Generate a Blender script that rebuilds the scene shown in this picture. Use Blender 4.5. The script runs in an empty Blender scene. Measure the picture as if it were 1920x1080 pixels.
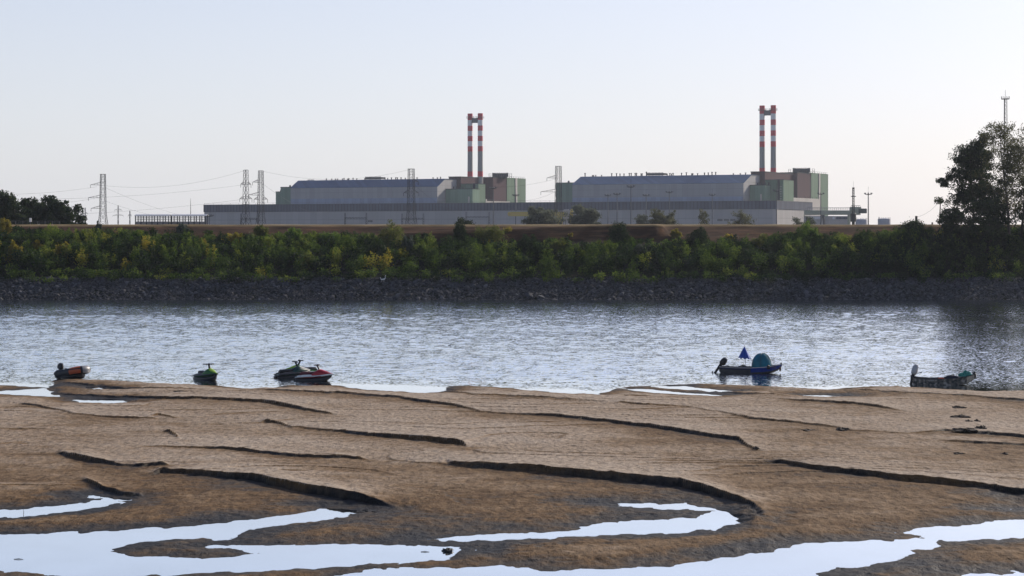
import bpy, math, random
import numpy as np
from mathutils import Vector, Matrix

# ------------------------------------------------------------------ camera, sky, sun, exposure
S = bpy.context.scene
F, CH, HY = 4000.0, 11.0, 441.0          # focal length in photo pixels, eye height, horizon row
cam = bpy.data.cameras.new("camera"); camo = bpy.data.objects.new("camera", cam)
S.collection.objects.link(camo); S.camera = camo
camo.location = (0, 0, CH); camo.rotation_euler = (math.radians(90), 0, 0)
cam.sensor_width = 36; cam.lens = 75.0; cam.shift_y = -(540 - HY) / 1920.0
cam.clip_start = 1; cam.clip_end = 20000
SUN_AZ, SUN_EL = math.radians(47), math.radians(26)
w = bpy.data.worlds.new("World"); S.world = w; w.use_nodes = True
nt = w.node_tree
sky = nt.nodes.new("ShaderNodeTexSky"); sky.sky_type = 'NISHITA'; sky.sun_disc = False
sky.sun_elevation = SUN_EL; sky.sun_rotation = SUN_AZ
sky.air_density = 0.8; sky.dust_density = 1.2; sky.ozone_density = 2.0
tm = nt.nodes.new("ShaderNodeMix"); tm.data_type = 'RGBA'; tm.blend_type = 'MULTIPLY'; tm.inputs[0].default_value = 1; tm.inputs[7].default_value = (.98, .908, .98, 1)
nt.links.new(sky.outputs[0], tm.inputs[6])
# summer haze whitening the lowest part of the sky all round
geo_ = nt.nodes.new("ShaderNodeTexCoord"); sz = nt.nodes.new("ShaderNodeSeparateXYZ"); nt.links.new(geo_.outputs["Generated"], sz.inputs[0])
mr_ = nt.nodes.new("ShaderNodeMapRange"); mr_.inputs[1].default_value = 0; mr_.inputs[2].default_value = .34; mr_.inputs[3].default_value = .72; mr_.inputs[4].default_value = 0; nt.links.new(sz.outputs[2], mr_.inputs[0])
hm = nt.nodes.new("ShaderNodeMix"); hm.data_type = 'RGBA'; nt.links.new(mr_.outputs[0], hm.inputs[0]); nt.links.new(tm.outputs[2], hm.inputs[6]); hm.inputs[7].default_value = (5.95, 6.08, 6.35, 1)
nt.links.new(hm.outputs[2], nt.nodes["Background"].inputs[0])
nt.nodes["Background"].inputs[1].default_value = 0.128
sd = Vector((math.sin(SUN_AZ) * math.cos(SUN_EL), math.cos(SUN_AZ) * math.cos(SUN_EL), math.sin(SUN_EL)))
sl = bpy.data.lights.new("sun", 'SUN'); sl.energy = 4.4; sl.angle = math.radians(0.5); sl.color = (1, 0.90, 0.76)
so = bpy.data.objects.new("sun", sl); S.collection.objects.link(so)
so.rotation_euler = sd.to_track_quat('Z', 'Y').to_euler()
S.view_settings.view_transform = 'Standard'; S.view_settings.look = 'None'
S.view_settings.exposure = 0.15; S.view_settings.gamma = 1
S.cycles.use_denoising = True
S.cycles.max_bounces = 8; S.cycles.volume_bounces = 0; S.cycles.transparent_max_bounces = 8
S.cycles.caustics_reflective = False; S.cycles.caustics_refractive = False

rng = np.random.default_rng(7); random.seed(7)

# ------------------------------------------------------------------ helpers
def P(px, py, d):
    return Vector(((px - 960) / F * d, d, CH - (py - HY) / F * d))
def X(px, d): return (px - 960) / F * d
def Z(py, d): return CH - (py - HY) / F * d
def DW(py): return F * CH / (py - HY)      # distance of a point on the water seen at row py

MATS = {}
def mat(name, col, rough=0.7, metal=0.0, var=0.12, scale=2.0, bump=0.0, bscale=20.0, spec=0.4):
    """plain procedural material: noise-varied colour, optional noise bump"""
    if name in MATS: return MATS[name]
    m = bpy.data.materials.new(name); m.use_nodes = True; n = m.node_tree
    b = n.nodes["Principled BSDF"]; b.inputs["Roughness"].default_value = rough
    b.inputs["Metallic"].default_value = metal; b.inputs["Specular IOR Level"].default_value = spec
    tc = n.nodes.new("ShaderNodeTexCoord"); no = n.nodes.new("ShaderNodeTexNoise")
    no.inputs["Scale"].default_value = scale; no.inputs["Detail"].default_value = 5
    n.links.new(tc.outputs["Object"], no.inputs["Vector"])
    cr = n.nodes.new("ShaderNodeValToRGB")
    cr.color_ramp.elements[0].position = 0.3; cr.color_ramp.elements[1].position = 0.7
    cr.color_ramp.elements[0].color = [c * (1 - var) for c in col] + [1]
    cr.color_ramp.elements[1].color = [min(1, c * (1 + var)) for c in col] + [1]
    n.links.new(no.outputs[0], cr.inputs[0]); n.links.new(cr.outputs[0], b.inputs["Base Color"])
    if bump:
        nb = n.nodes.new("ShaderNodeTexNoise"); nb.inputs["Scale"].default_value = bscale; nb.inputs["Detail"].default_value = 6
        n.links.new(tc.outputs["Object"], nb.inputs["Vector"])
        bp = n.nodes.new("ShaderNodeBump"); bp.inputs["Strength"].default_value = bump; bp.inputs["Distance"].default_value = 1.0 / bscale
        n.links.new(nb.outputs[0], bp.inputs["Height"]); n.links.new(bp.outputs[0], b.inputs["Normal"])
    MATS[name] = m
    return m

def clad(name, col, col2, pitch=3.0, axis=0, rough=0.55, seam=0.1, rows=0.0, var=0.10):
    """ribbed cladding: thin darker seams every `pitch` metres along one axis, panels of slightly differing tone, weather streaks"""
    m = bpy.data.materials.new(name); m.use_nodes = True; n = m.node_tree; L = n.links.new
    b = n.nodes["Principled BSDF"]; b.inputs["Roughness"].default_value = max(rough, .75); b.inputs["Specular IOR Level"].default_value = .08
    tc = n.nodes.new("ShaderNodeTexCoord"); sx = n.nodes.new("ShaderNodeSeparateXYZ"); L(tc.outputs["Object"], sx.inputs[0])
    add = n.nodes.new("ShaderNodeMath"); add.operation = 'ADD'; L(sx.outputs[0], add.inputs[0]); L(sx.outputs[1], add.inputs[1])
    mu = n.nodes.new("ShaderNodeMath"); mu.operation = 'MULTIPLY'; mu.inputs[1].default_value = 1 / pitch; L(add.outputs[0], mu.inputs[0])
    fr = n.nodes.new("ShaderNodeMath"); fr.operation = 'FRACT'; L(mu.outputs[0], fr.inputs[0])
    lt = n.nodes.new("ShaderNodeMath"); lt.operation = 'LESS_THAN'; lt.inputs[1].default_value = seam; L(fr.outputs[0], lt.inputs[0])
    fl = n.nodes.new("ShaderNodeMath"); fl.operation = 'FLOOR'; L(mu.outputs[0], fl.inputs[0])
    wn = n.nodes.new("ShaderNodeTexWhiteNoise"); wn.noise_dimensions = '1D'; L(fl.outputs[0], wn.inputs["W"])
    mp = n.nodes.new("ShaderNodeMapping"); mp.inputs["Scale"].default_value = (0.25, 0.25, 0.03); L(tc.outputs["Object"], mp.inputs[0])
    no = n.nodes.new("ShaderNodeTexNoise"); no.inputs["Scale"].default_value = 1.0; no.inputs["Detail"].default_value = 6; L(mp.outputs[0], no.inputs["Vector"])
    av = n.nodes.new("ShaderNodeMath"); av.operation = 'ADD'; L(wn.outputs["Value"], av.inputs[0]); L(no.outputs[0], av.inputs[1])
    cr = n.nodes.new("ShaderNodeValToRGB"); cr.color_ramp.elements[0].position = 0.3; cr.color_ramp.elements[1].position = 1.3 / 1.5
    cr.color_ramp.elements[0].color = [c * (1 - var) for c in col] + [1]; cr.color_ramp.elements[1].color = [c * (1 + var) for c in col] + [1]
    hv = n.nodes.new("ShaderNodeMath"); hv.operation = 'MULTIPLY'; hv.inputs[1].default_value = 0.6; L(av.outputs[0], hv.inputs[0]); L(hv.outputs[0], cr.inputs[0])
    mx = n.nodes.new("ShaderNodeMix"); mx.data_type = 'RGBA'; L(lt.outputs[0], mx.inputs[0]); L(cr.outputs[0], mx.inputs[6]); mx.inputs[7].default_value = list(col2) + [1]
    out = mx.outputs[2]
    if rows:
        mz = n.nodes.new("ShaderNodeMath"); mz.operation = 'MULTIPLY'; mz.inputs[1].default_value = 1 / rows; L(sx.outputs[2], mz.inputs[0])
        fz = n.nodes.new("ShaderNodeMath"); fz.operation = 'FRACT'; L(mz.outputs[0], fz.inputs[0])
        lz = n.nodes.new("ShaderNodeMath"); lz.operation = 'LESS_THAN'; lz.inputs[1].default_value = 0.06; L(fz.outputs[0], lz.inputs[0])
        m2 = n.nodes.new("ShaderNodeMix"); m2.data_type = 'RGBA'; L(lz.outputs[0], m2.inputs[0]); L(out, m2.inputs[6]); m2.inputs[7].default_value = list(col2) + [1]
        out = m2.outputs[2]
    L(out, b.inputs["Base Color"])
    return m

def leafmat(name, cols, trans=0.4):
    """foliage: colour from a per-leaf tint, part of the light passes through"""
    m = bpy.data.materials.new(name); m.use_nodes = True; n = m.node_tree; L = n.links.new
    n.nodes.remove(n.nodes["Principled BSDF"])
    at = n.nodes.new("ShaderNodeAttribute"); at.attribute_name = "tint"
    cr = n.nodes.new("ShaderNodeValToRGB"); e = cr.color_ramp.elements
    e[0].position = 0; e[0].color = list(cols[0]) + [1]; e[1].position = 1; e[1].color = list(cols[-1]) + [1]
    for k, c in enumerate(cols[1:-1]):
        q = e.new((k + 1) / (len(cols) - 1)); q.color = list(c) + [1]
    L(at.outputs["Fac"], cr.inputs[0])
    d = n.nodes.new("ShaderNodeBsdfDiffuse"); t = n.nodes.new("ShaderNodeBsdfTranslucent"); g = n.nodes.new("ShaderNodeBsdfGlossy")
    g.inputs["Roughness"].default_value = 0.45; g.inputs["Color"].default_value = (0.7, 0.7, 0.7, 1)
    L(cr.outputs[0], d.inputs[0]); L(cr.outputs[0], t.inputs[0])
    ms = n.nodes.new("ShaderNodeMixShader"); ms.inputs[0].default_value = trans; L(d.outputs[0], ms.inputs[1]); L(t.outputs[0], ms.inputs[2])
    m2 = n.nodes.new("ShaderNodeMixShader"); m2.inputs[0].default_value = 0.012; L(ms.outputs[0], m2.inputs[1]); L(g.outputs[0], m2.inputs[2])
    L(m2.outputs[0], n.nodes["Material Output"].inputs[0])
    return m

def tag(o, label=None, cat=None, group=None, kind=None):
    if label: o["label"] = label
    if cat: o["category"] = cat
    if group: o["group"] = group
    if kind: o["kind"] = kind
    return o
def link(o, parent=None):
    S.collection.objects.link(o)
    if parent: o.parent = parent
    return o
def empty(name, loc=(0, 0, 0), rz=0.0):
    o = bpy.data.objects.new(name, None); o.location = loc; o.rotation_euler = (0, 0, rz); o.empty_display_size = 0.5
    return link(o)

def mesh_np(name, v, f, material, parent=None, tint=None, smooth=False, vattr=None):
    """fast mesh: v (N,3), f (M,k)"""
    me = bpy.data.meshes.new(name); v = np.asarray(v, np.float32); f = np.asarray(f, np.int32)
    me.vertices.add(len(v)); me.vertices.foreach_set("co", v.ravel())
    k = f.shape[1]; me.loops.add(f.size); me.loops.foreach_set("vertex_index", f.ravel())
    me.polygons.add(len(f)); me.polygons.foreach_set("loop_start", np.arange(len(f), dtype=np.int32) * k)
    me.polygons.foreach_set("use_smooth", np.full(len(f), smooth, dtype=bool))
    if tint is not None:
        a = me.attributes.new("tint", 'FLOAT', 'FACE'); a.data.foreach_set("value", np.asarray(tint, np.float32))
    if vattr:
        for nm, val in vattr.items():
            a = me.attributes.new(nm, 'FLOAT', 'POINT'); a.data.foreach_set("value", np.asarray(val, np.float32))
    me.update(calc_edges=True); me.validate()
    if material: me.materials.append(material)
    return link(bpy.data.objects.new(name, me), parent)

class MB:
    """collects shapes, then links them as one mesh object"""
    def __init__(s): s.v = []; s.f = []
    def add(s, vs, fs):
        o = len(s.v); s.v += [tuple(p) for p in vs]; s.f += [tuple(i + o for i in q) for q in fs]; return s
    def box(s, a, b):
        x0, y0, z0 = a; x1, y1, z1 = b
        return s.add([(x0, y0, z0), (x1, y0, z0), (x1, y1, z0), (x0, y1, z0), (x0, y0, z1), (x1, y0, z1), (x1, y1, z1), (x0, y1, z1)],
                     [(0, 3, 2, 1), (4, 5, 6, 7), (0, 1, 5, 4), (1, 2, 6, 5), (2, 3, 7, 6), (3, 0, 4, 7)])
    def bar(s, a, b, r, n=4, r2=None, cap=True):
        a = Vector(a); b = Vector(b); d = (b - a)
        if d.length < 1e-6: return s
        d.normalize(); u = d.orthogonal().normalized(); w_ = d.cross(u); r2 = r if r2 is None else r2
        vs = []
        for c, rr in ((a, r), (b, r2)):
            for k in range(n):
                t = 2 * math.pi * (k + .5) / n; vs.append(c + (u * math.cos(t) + w_ * math.sin(t)) * rr)
        fs = [(k, (k + 1) % n, n + (k + 1) % n, n + k) for k in range(n)]
        if cap: fs += [tuple(range(n - 1, -1, -1)), tuple(range(n, 2 * n))]
        return s.add(vs, fs)
    def tube(s, pts, r, n=8):
        pts = [Vector(p) for p in pts]; rs = r if isinstance(r, (list, tuple)) else [r] * len(pts)
        rings = []; prev = None
        for i, p in enumerate(pts):
            t = (pts[min(i + 1, len(pts) - 1)] - pts[max(i - 1, 0)]).normalized()
            if prev is None: u = t.orthogonal().normalized()
            else: u = (prev - t * prev.dot(t)).normalized()
            prev = u; w_ = t.cross(u)
            rings.append([p + (u * math.cos(2 * math.pi * k / n) + w_ * math.sin(2 * math.pi * k / n)) * rs[i] for k in range(n)])
        return s.loft(rings)
    def loft(s, rings, closed=True, caps=True):
        n = len(rings[0]); vs = [p for r in rings for p in r]; fs = []
        for i in range(len(rings) - 1):
            for k in range(n if closed else n - 1):
                a = i * n + k; b = i * n + (k + 1) % n; fs.append((a, b, b + n, a + n))
        if caps and closed: fs += [tuple(range(n - 1, -1, -1)), tuple(range((len(rings) - 1) * n, len(rings) * n))]
        return s.add(vs, fs)
    def body(s, secs, n=14, e=2.6):
        """loft along x of superellipse sections (x, half width, z low, z high)"""
        rings = []
        for (x, hw, z0, z1) in secs:
            r = []
            for k in range(n):
                t = 2 * math.pi * k / n; c, q = math.cos(t), math.sin(t)
                r.append((x, hw * math.copysign(abs(c) ** (2 / e), c), (z0 + z1) / 2 + (z1 - z0) / 2 * math.copysign(abs(q) ** (2 / e), q)))
            rings.append(r)
        return s.loft(rings)
    def lathe(s, prof, c=(0, 0, 0), n=20):
        return s.loft([[(c[0] + r * math.cos(2 * math.pi * k / n), c[1] + r * math.sin(2 * math.pi * k / n), c[2] + z) for k in range(n)] for r, z in prof])
    def xf(s, M):
        s.v = [tuple(M @ Vector(p)) for p in s.v]; return s
    def build(s, name, m, parent=None, smooth=False, bevel=0.0):
        me = bpy.data.meshes.new(name); me.from_pydata(s.v, [], s.f); me.update()
        if smooth: me.polygons.foreach_set("use_smooth", [True] * len(me.polygons))
        if m: me.materials.append(m)
        o = link(bpy.data.objects.new(name, me), parent)
        if bevel:
            b = o.modifiers.new("bevel", 'BEVEL'); b.width = bevel; b.segments = 2; b.limit_method = 'ANGLE'
        if smooth:
            e = o.modifiers.new("split", 'EDGE_SPLIT'); e.split_angle = math.radians(42)
        return o

def sstep(x): x = np.clip(x, 0, 1); return x * x * (3 - 2 * x)
_perm = rng.random((256, 256))
def vnoise(x, y):
    xi = np.floor(x).astype(int); yi = np.floor(y).astype(int); fx = sstep(x - xi); fy = sstep(y - yi)
    g = lambda a, b: _perm[a & 255, b & 255]
    return (g(xi, yi) * (1 - fx) + g(xi + 1, yi) * fx) * (1 - fy) + (g(xi, yi + 1) * (1 - fx) + g(xi + 1, yi + 1) * fx) * fy - 0.5
def fbm(x, y, o=4):
    r = 0; a = 1.0
    for k in range(o): r = r + a * vnoise(x * 2 ** k + 17.3 * k, y * 2 ** k + 5.1 * k); a *= 0.5
    return r
def grid_faces(nr, nc):
    i = np.arange(nr - 1)[:, None] * nc + np.arange(nc - 1)[None, :]; i = i.ravel()
    return np.stack([i, i + 1, i + nc + 1, i + nc], 1)

# ------------------------------------------------------------------ sandbank, pools, river
SHORE = [(-900, 716), (0, 722), (90, 727), (102, 713), (150, 712), (200, 714), (300, 719), (400, 724), (470, 730), (500, 729), (540, 724), (640, 724), (650, 727), (720, 734), (790, 738),
         (832, 736), (838, 724), (900, 724), (960, 728), (990, 733), (1060, 738), (1120, 741), (1128, 738), (1160, 727), (1200, 724), (1300, 720), (1400, 723), (1500, 728), (1560, 731),
         (1600, 726), (1690, 725), (1760, 730), (1850, 735), (1920, 733), (2700, 726)]
CALM = [(-900, 712), (0, 716), (90, 722), (300, 717), (470, 727), (560, 722), (640, 719), (760, 722), (845, 727), (950, 729), (1075, 729), (1120, 735), (1160, 726), (1300, 719), (1500, 726), (1600, 725), (1920, 731), (2700, 724)]
POOLS = [
    [(-60, 738), (0, 734), (40, 731), (85, 727), (93, 733), (112, 744), (70, 743), (0, 738)],
    [(150, 724), (168, 725), (196, 728), (222, 731), (190, 731), (163, 728)],
    [(136, 750), (160, 751), (206, 748), (228, 751), (246, 755), (200, 757), (160, 755)],
    [(-120, 972), (-100, 960), (0, 955), (100, 950), (150, 944), (183, 937), (163, 929), (200, 932), (241, 937), (200, 946), (140, 958), (70, 966), (0, 972)],
    [(-200, 1006), (0, 1002), (141, 997), (246, 994), (352, 988), (422, 981), (468, 973), (563, 964), (598, 954), (640, 956), (706, 960), (640, 971), (493, 988), (440, 1006), (415, 1011), (334, 1011),
     (264, 1015), (229, 1024), (207, 1034), (229, 1040), (281, 1045), (373, 1047), (440, 1045), (484, 1040), (493, 1037), (422, 1031), (392, 1026), (429, 1022), (528, 1021), (640, 1020), (760, 1021), (887, 1024),
     (865, 1037), (837, 1047), (745, 1053), (640, 1062), (528, 1069), (405, 1074), (299, 1080), (220, 1086), (112, 1082), (60, 1075), (0, 1069), (-200, 1064)],
    [(803, 1011), (837, 1008), (932, 1001), (1006, 999), (1059, 996), (1104, 986), (1133, 980), (1231, 974), (1290, 971), (1318, 965), (1333, 958), (1250, 955), (1189, 951), (1131, 943), (1189, 943), (1280, 945),
     (1333, 951), (1368, 958), (1394, 969), (1386, 981), (1343, 990), (1280, 997), (1203, 1001), (1097, 1006), (992, 1010), (939, 1015), (865, 1014)],
    [(590, 1092), (640, 1080), (710, 1069), (816, 1065), (939, 1062), (1027, 1068), (1168, 1067), (1280, 1058), (1350, 1046), (1421, 1038), (1477, 1027), (1505, 1018), (1597, 1015), (1678, 1011), (1720, 1009),
     (1692, 999), (1702, 994), (1773, 987), (1843, 981), (1920, 974), (2200, 960), (2200, 1003), (1920, 1010), (1843, 1011), (1773, 1017), (1748, 1025), (1727, 1032), (1685, 1052), (1632, 1062), (1572, 1066), (1540, 1071),
     (1531, 1080), (1500, 1130), (620, 1130)],
    [(1893, 955), (1925, 952), (1990, 954), (1930, 957)],
    [(1770, 1112), (1815, 1079), (1920, 1074), (2100, 1070), (2100, 1112)],
    [(1165, 728), (1220, 730), (1280, 736), (1367, 742), (1330, 743), (1230, 738), (1190, 733)],
    [(1222, 724), (1282, 724), (1333, 730), (1390, 735), (1350, 736), (1280, 731), (1240, 728)],
    [(1495, 741), (1530, 740.5), (1593, 744), (1560, 745), (1515, 743.5)],
]
LEDGES = [  # (photo column, row of the rim, height of the step in metres)
    [(838, 875, 0), (850, 878, .15), (900, 884, .30), (992, 892, .36), (1080, 901, .40), (1168, 908, .40), (1280, 918, .40), (1340, 932, .34), (1385, 946, .26), (1412, 957, .14), (1428, 966, 0)],
    [(280, 897, 0), (300, 893, .24), (387, 899, .26), (493, 911, .36), (563, 925, .42), (640, 937, .42), (700, 946, .28), (740, 953, 0)],
    [(100, 857, 0), (118, 857, .12), (140, 866, .3), (180, 873, .27), (222, 880, .1), (250, 882, .12), (268, 882, .17), (304, 882, .2), (318, 884, 0)],
    [(153, 906, 0), (165, 908, .18), (190, 920, .2), (230, 930, .16), (262, 931, .12), (268, 932, 0)],
    [(488, 800, 0), (500, 799, .16), (520, 802, .16), (548, 809, .07), (640, 818, .13), (720, 826, .22), (800, 834, .30), (850, 840, .30), (868, 843, .25), (876, 847, 0)],
    [(470, 735, 0), (500, 737, .15), (560, 741, .20), (640, 744, .26), (746, 751, .22), (781, 758, .22), (851, 767, .17), (900, 778, .08), (957, 783, .08), (1027, 786, .16), (1097, 793, .17), (1168, 801, .18), (1217, 806, .22),
     (1280, 816, .22), (1340, 826, .2), (1386, 832, .2), (1402, 844, .12), (1417, 850, .1), (1426, 854, 0)],
    [(1418, 872, 0), (1463, 875, .17), (1526, 886, .24), (1572, 893, .27), (1632, 900, .27), (1702, 909, .31), (1773, 914, .31), (1843, 920, .22), (1878, 928, .25), (1920, 932, .25), (2060, 945, .2), (2200, 950, 0)],
    [(105, 719, 0), (130, 721, .16), (176, 725, .2), (229, 730, .2), (317, 735, .12), (400, 737, .04), (420, 738, 0)],
    [(88, 733, 0), (110, 740, .2), (150, 744, .2), (246, 747, .2), (317, 753, .26), (422, 756, .22), (493, 760, .26), (528, 768, .26), (570, 776, .16), (619, 784, .12), (626, 786, 0)],
    [(36, 765, 0), (48, 766, .15), (70, 768, .13), (141, 782, .06), (200, 788, .10), (246, 790, .12), (288, 791, .08), (300, 792, 0)],
    [(278, 789, 0), (298, 786, .16), (330, 790, .04), (336, 790, 0)],
    [(240, 843, 0), (317, 846, .07), (422, 851, .12), (457, 854, .17), (528, 862, .12), (598, 865, .14), (640, 866, .16), (676, 868, .12), (692, 870, 0)],
    [(303, 817, 0), (318, 818, .2), (330, 826, .17), (336, 833, 0)],
    [(826, 731, 0), (836, 733, .14), (850, 739, .15), (886, 746, .13), (957, 749, .14), (1045, 755, .12), (1110, 760, .06), (1150, 763, 0)],
    [(1152, 763, 0), (1165, 762, .14), (1203, 765, .12), (1280, 769, .05), (1368, 783, .07), (1414, 793, .12), (1456, 797, .14), (1540, 805, .1), (1597, 813, .06), (1702, 819, .04), (1773, 816, .12), (1843, 821, .15), (1920, 827, .17), (2100, 830, 0)],
    [(1750, 832, 0), (1790, 834, .1), (1850, 838, .13), (1920, 841, .1), (2050, 846, 0)],
    [(1440, 752, 0), (1465, 755, .08), (1526, 759, .17), (1597, 763, .17), (1649, 770, .17), (1685, 777, .05), (1700, 780, 0)],
    [(1550, 732, 0), (1570, 734, .1), (1632, 738, .13), (1702, 743, .13), (1808, 748, .17), (1920, 756, .2), (2100, 760, 0)],
    [(1285, 733, 0), (1357, 738, .13), (1420, 743, .16), (1470, 747, .1), (1485, 748, 0)],
    [(1160, 748, 0), (1175, 749, .1), (1213, 749, .1), (1225, 750, 0)],
]
sxs = np.arange(-420, 2345, 3.4); sys_ = np.concatenate([np.arange(702, 800, .25), np.arange(800, 975, .3), np.arange(975, 1150, .8)])
SX, SY = np.meshgrid(sxs, sys_); D = DW(SY); WX = (SX - 960) / F * D; WY = D

def poly_sd(poly, wx, wy):
    """signed distance (negative inside) to a polygon given in photo pixels on the water level"""
    pts = np.array([((p[0] - 960) / F * DW(p[1]), DW(p[1])) for p in poly])
    best = np.full(wx.shape, 1e9); ins = np.zeros(wx.shape, bool)
    for a, b in zip(pts, np.roll(pts, -1, 0)):
        dx, dy = b - a; t = np.clip(((wx - a[0]) * dx + (wy - a[1]) * dy) / (dx * dx + dy * dy + 1e-9), 0, 1)
        best = np.minimum(best, (wx - a[0] - t * dx) ** 2 + (wy - a[1] - t * dy) ** 2)
        c = (a[1] > wy) != (b[1] > wy)
        with np.errstate(divide='ignore', invalid='ignore'):
            ins ^= c & (wx < dx * (wy - a[1]) / (dy if dy else 1e-9) + a[0])
    return np.where(ins, -1, 1) * np.sqrt(best)

shore_poly = [(x, y) for x, y in SHORE] + [(2700, 690), (-900, 690)]
wob = 0.40 * fbm(WX * .8, WY * .4, 4) + 1.0 * fbm(WX * 1.7 + 4, WY * .9, 4) * sstep((125 - D) / 25) + .3 * fbm(WX * 1.9, WY * 1.1, 3)   # raggedness of every edge, in metres
sdist = np.full(SX.shape, 1e9)
for poly in POOLS + [shore_poly]:
    a = np.array(poly); m = (SX > a[:, 0].min() - 260) & (SX < a[:, 0].max() + 260) & (SY > a[:, 1].min() - 60) & (SY < a[:, 1].max() + 60)
    sdist[m] = np.minimum(sdist[m], poly_sd(poly, WX[m], WY[m]))
sdist = sdist + wob * np.clip(np.abs(sdist) / 2 + .75, .75, 1) * (D / 105)
seep = np.zeros(SX.shape); lift = np.zeros(SX.shape); cut = np.zeros(SX.shape)
ejit = (1.3 * fbm(WX * .33, WY * 0 + 3.3, 5) + .9 * np.maximum(0, fbm(WX * 1.1, WY * 0 + 9.1, 3)) + .55 * fbm(WX * 2.6, WY * .5 + 1.7, 3))
for k, L_ in enumerate(LEDGES):
    a = np.array(L_); cy = np.interp(SX, a[:, 0], a[:, 1]) + ejit * (1.3 if k > 4 else 2.4)
    dm = D - DW(cy)                          # metres behind the rim
    h0 = np.interp(sxs, a[:, 0], a[:, 2], left=0, right=0); d0 = DW(a[:, 1].mean()); hs = [h0]
    for sg in (1.2, 3.5, 8.0):               # the step's height spreads sideways as the bank behind it slopes away
        q = sg * F / d0 / 3.4; kk = np.exp(-.5 * (np.arange(-int(3 * q), int(3 * q) + 1) / q) ** 2); kk /= kk.sum(); hp = np.pad(h0, len(kk), mode='edge'); hs.append(np.convolve(hp, kk, 'same')[len(kk):-len(kk)])
    q = np.interp(dm, [0, 1.0, 4, 12], [0, 1, 2, 3]); i0 = np.clip(q.astype(int), 0, 2); fr_ = q - i0; hs = np.array(hs); J = np.broadcast_to(np.arange(len(sxs)), SX.shape)
    h = hs[i0, J] * (1 - fr_) + hs[i0 + 1, J] * fr_
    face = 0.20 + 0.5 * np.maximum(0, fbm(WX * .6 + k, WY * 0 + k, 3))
    cut = np.maximum(cut, np.where(dm < .1, sstep((dm + face * 1.5) / face), 0) * np.clip(h0[J] / .12, 0, 1))  # mask of the step faces, which get a painted shade tone
    hl = hs[np.clip(np.interp(-dm, [0, 2, 8], [1, 2, 3]), 0, 3).astype(int), J]; seep = np.maximum(seep, np.where(dm < 0, np.exp(np.minimum(dm, 0) / (3.5 + 2.5 * vnoise(WX * .2, WY * .2 + k))), 0) * np.clip(hl / .14, 0, 1))
    lift += h * .88 * (1 - .45 * sstep((D - 132) / 14)) * sstep((dm + face) / face) * np.where(dm > 0, np.exp(-np.maximum(dm, 0) / (8 + 4 * (k % 3))), 1)
base = 0.15 + 0.06 * fbm(WX * .12, WY * .07, 4) + 0.05 * sstep((D - 90) / 50)
rim = np.exp(-(((SX - 1408) / 38) ** 2 + ((SY - 968) / 20) ** 2)); lim = (0.055 + .38 * rim) * sdist + 0.004; base = base + .16 * rim
zz = np.where(base - lim > .05, lim, np.where(lim - base > .05, base, (base + lim) / 2 - ((base - lim) ** 2 + .0025) / .2))
zz = np.where(sdist < 0, np.maximum(0.11 * sdist, -.5), zz)
zz = zz + lift * sstep(sdist / .7) + .055 * cut * fbm(WX * 3.1, WY * 2.6 + 3, 3)
land = sstep(sdist / 1.2)
g_ = 5.5 * fbm(WX * .045 + .3, WY * .085 + .9, 3) + WY * .13 + .12 * fbm(WX * .7, WY * .7, 3); st_ = np.floor(g_) + sstep((g_ - np.floor(g_)) / .07) - g_
amp_ = .05 * sstep((fbm(WX * .09 + 5, WY * .11, 2) + .25) / .5)
zz = zz + sstep(sdist / 2.5) * amp_ * st_; cut = np.maximum(cut, .45 * amp_ / .05 * sstep(sdist / 2.5) * ((g_ - np.floor(g_)) < .06))  # minor risers take a weaker share of the painted shade
zz = zz + land * (0.035 * fbm(WX * 1.3, WY * .8, 4) + 0.022 * fbm(WX * 5, WY * 3.2, 3))
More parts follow.
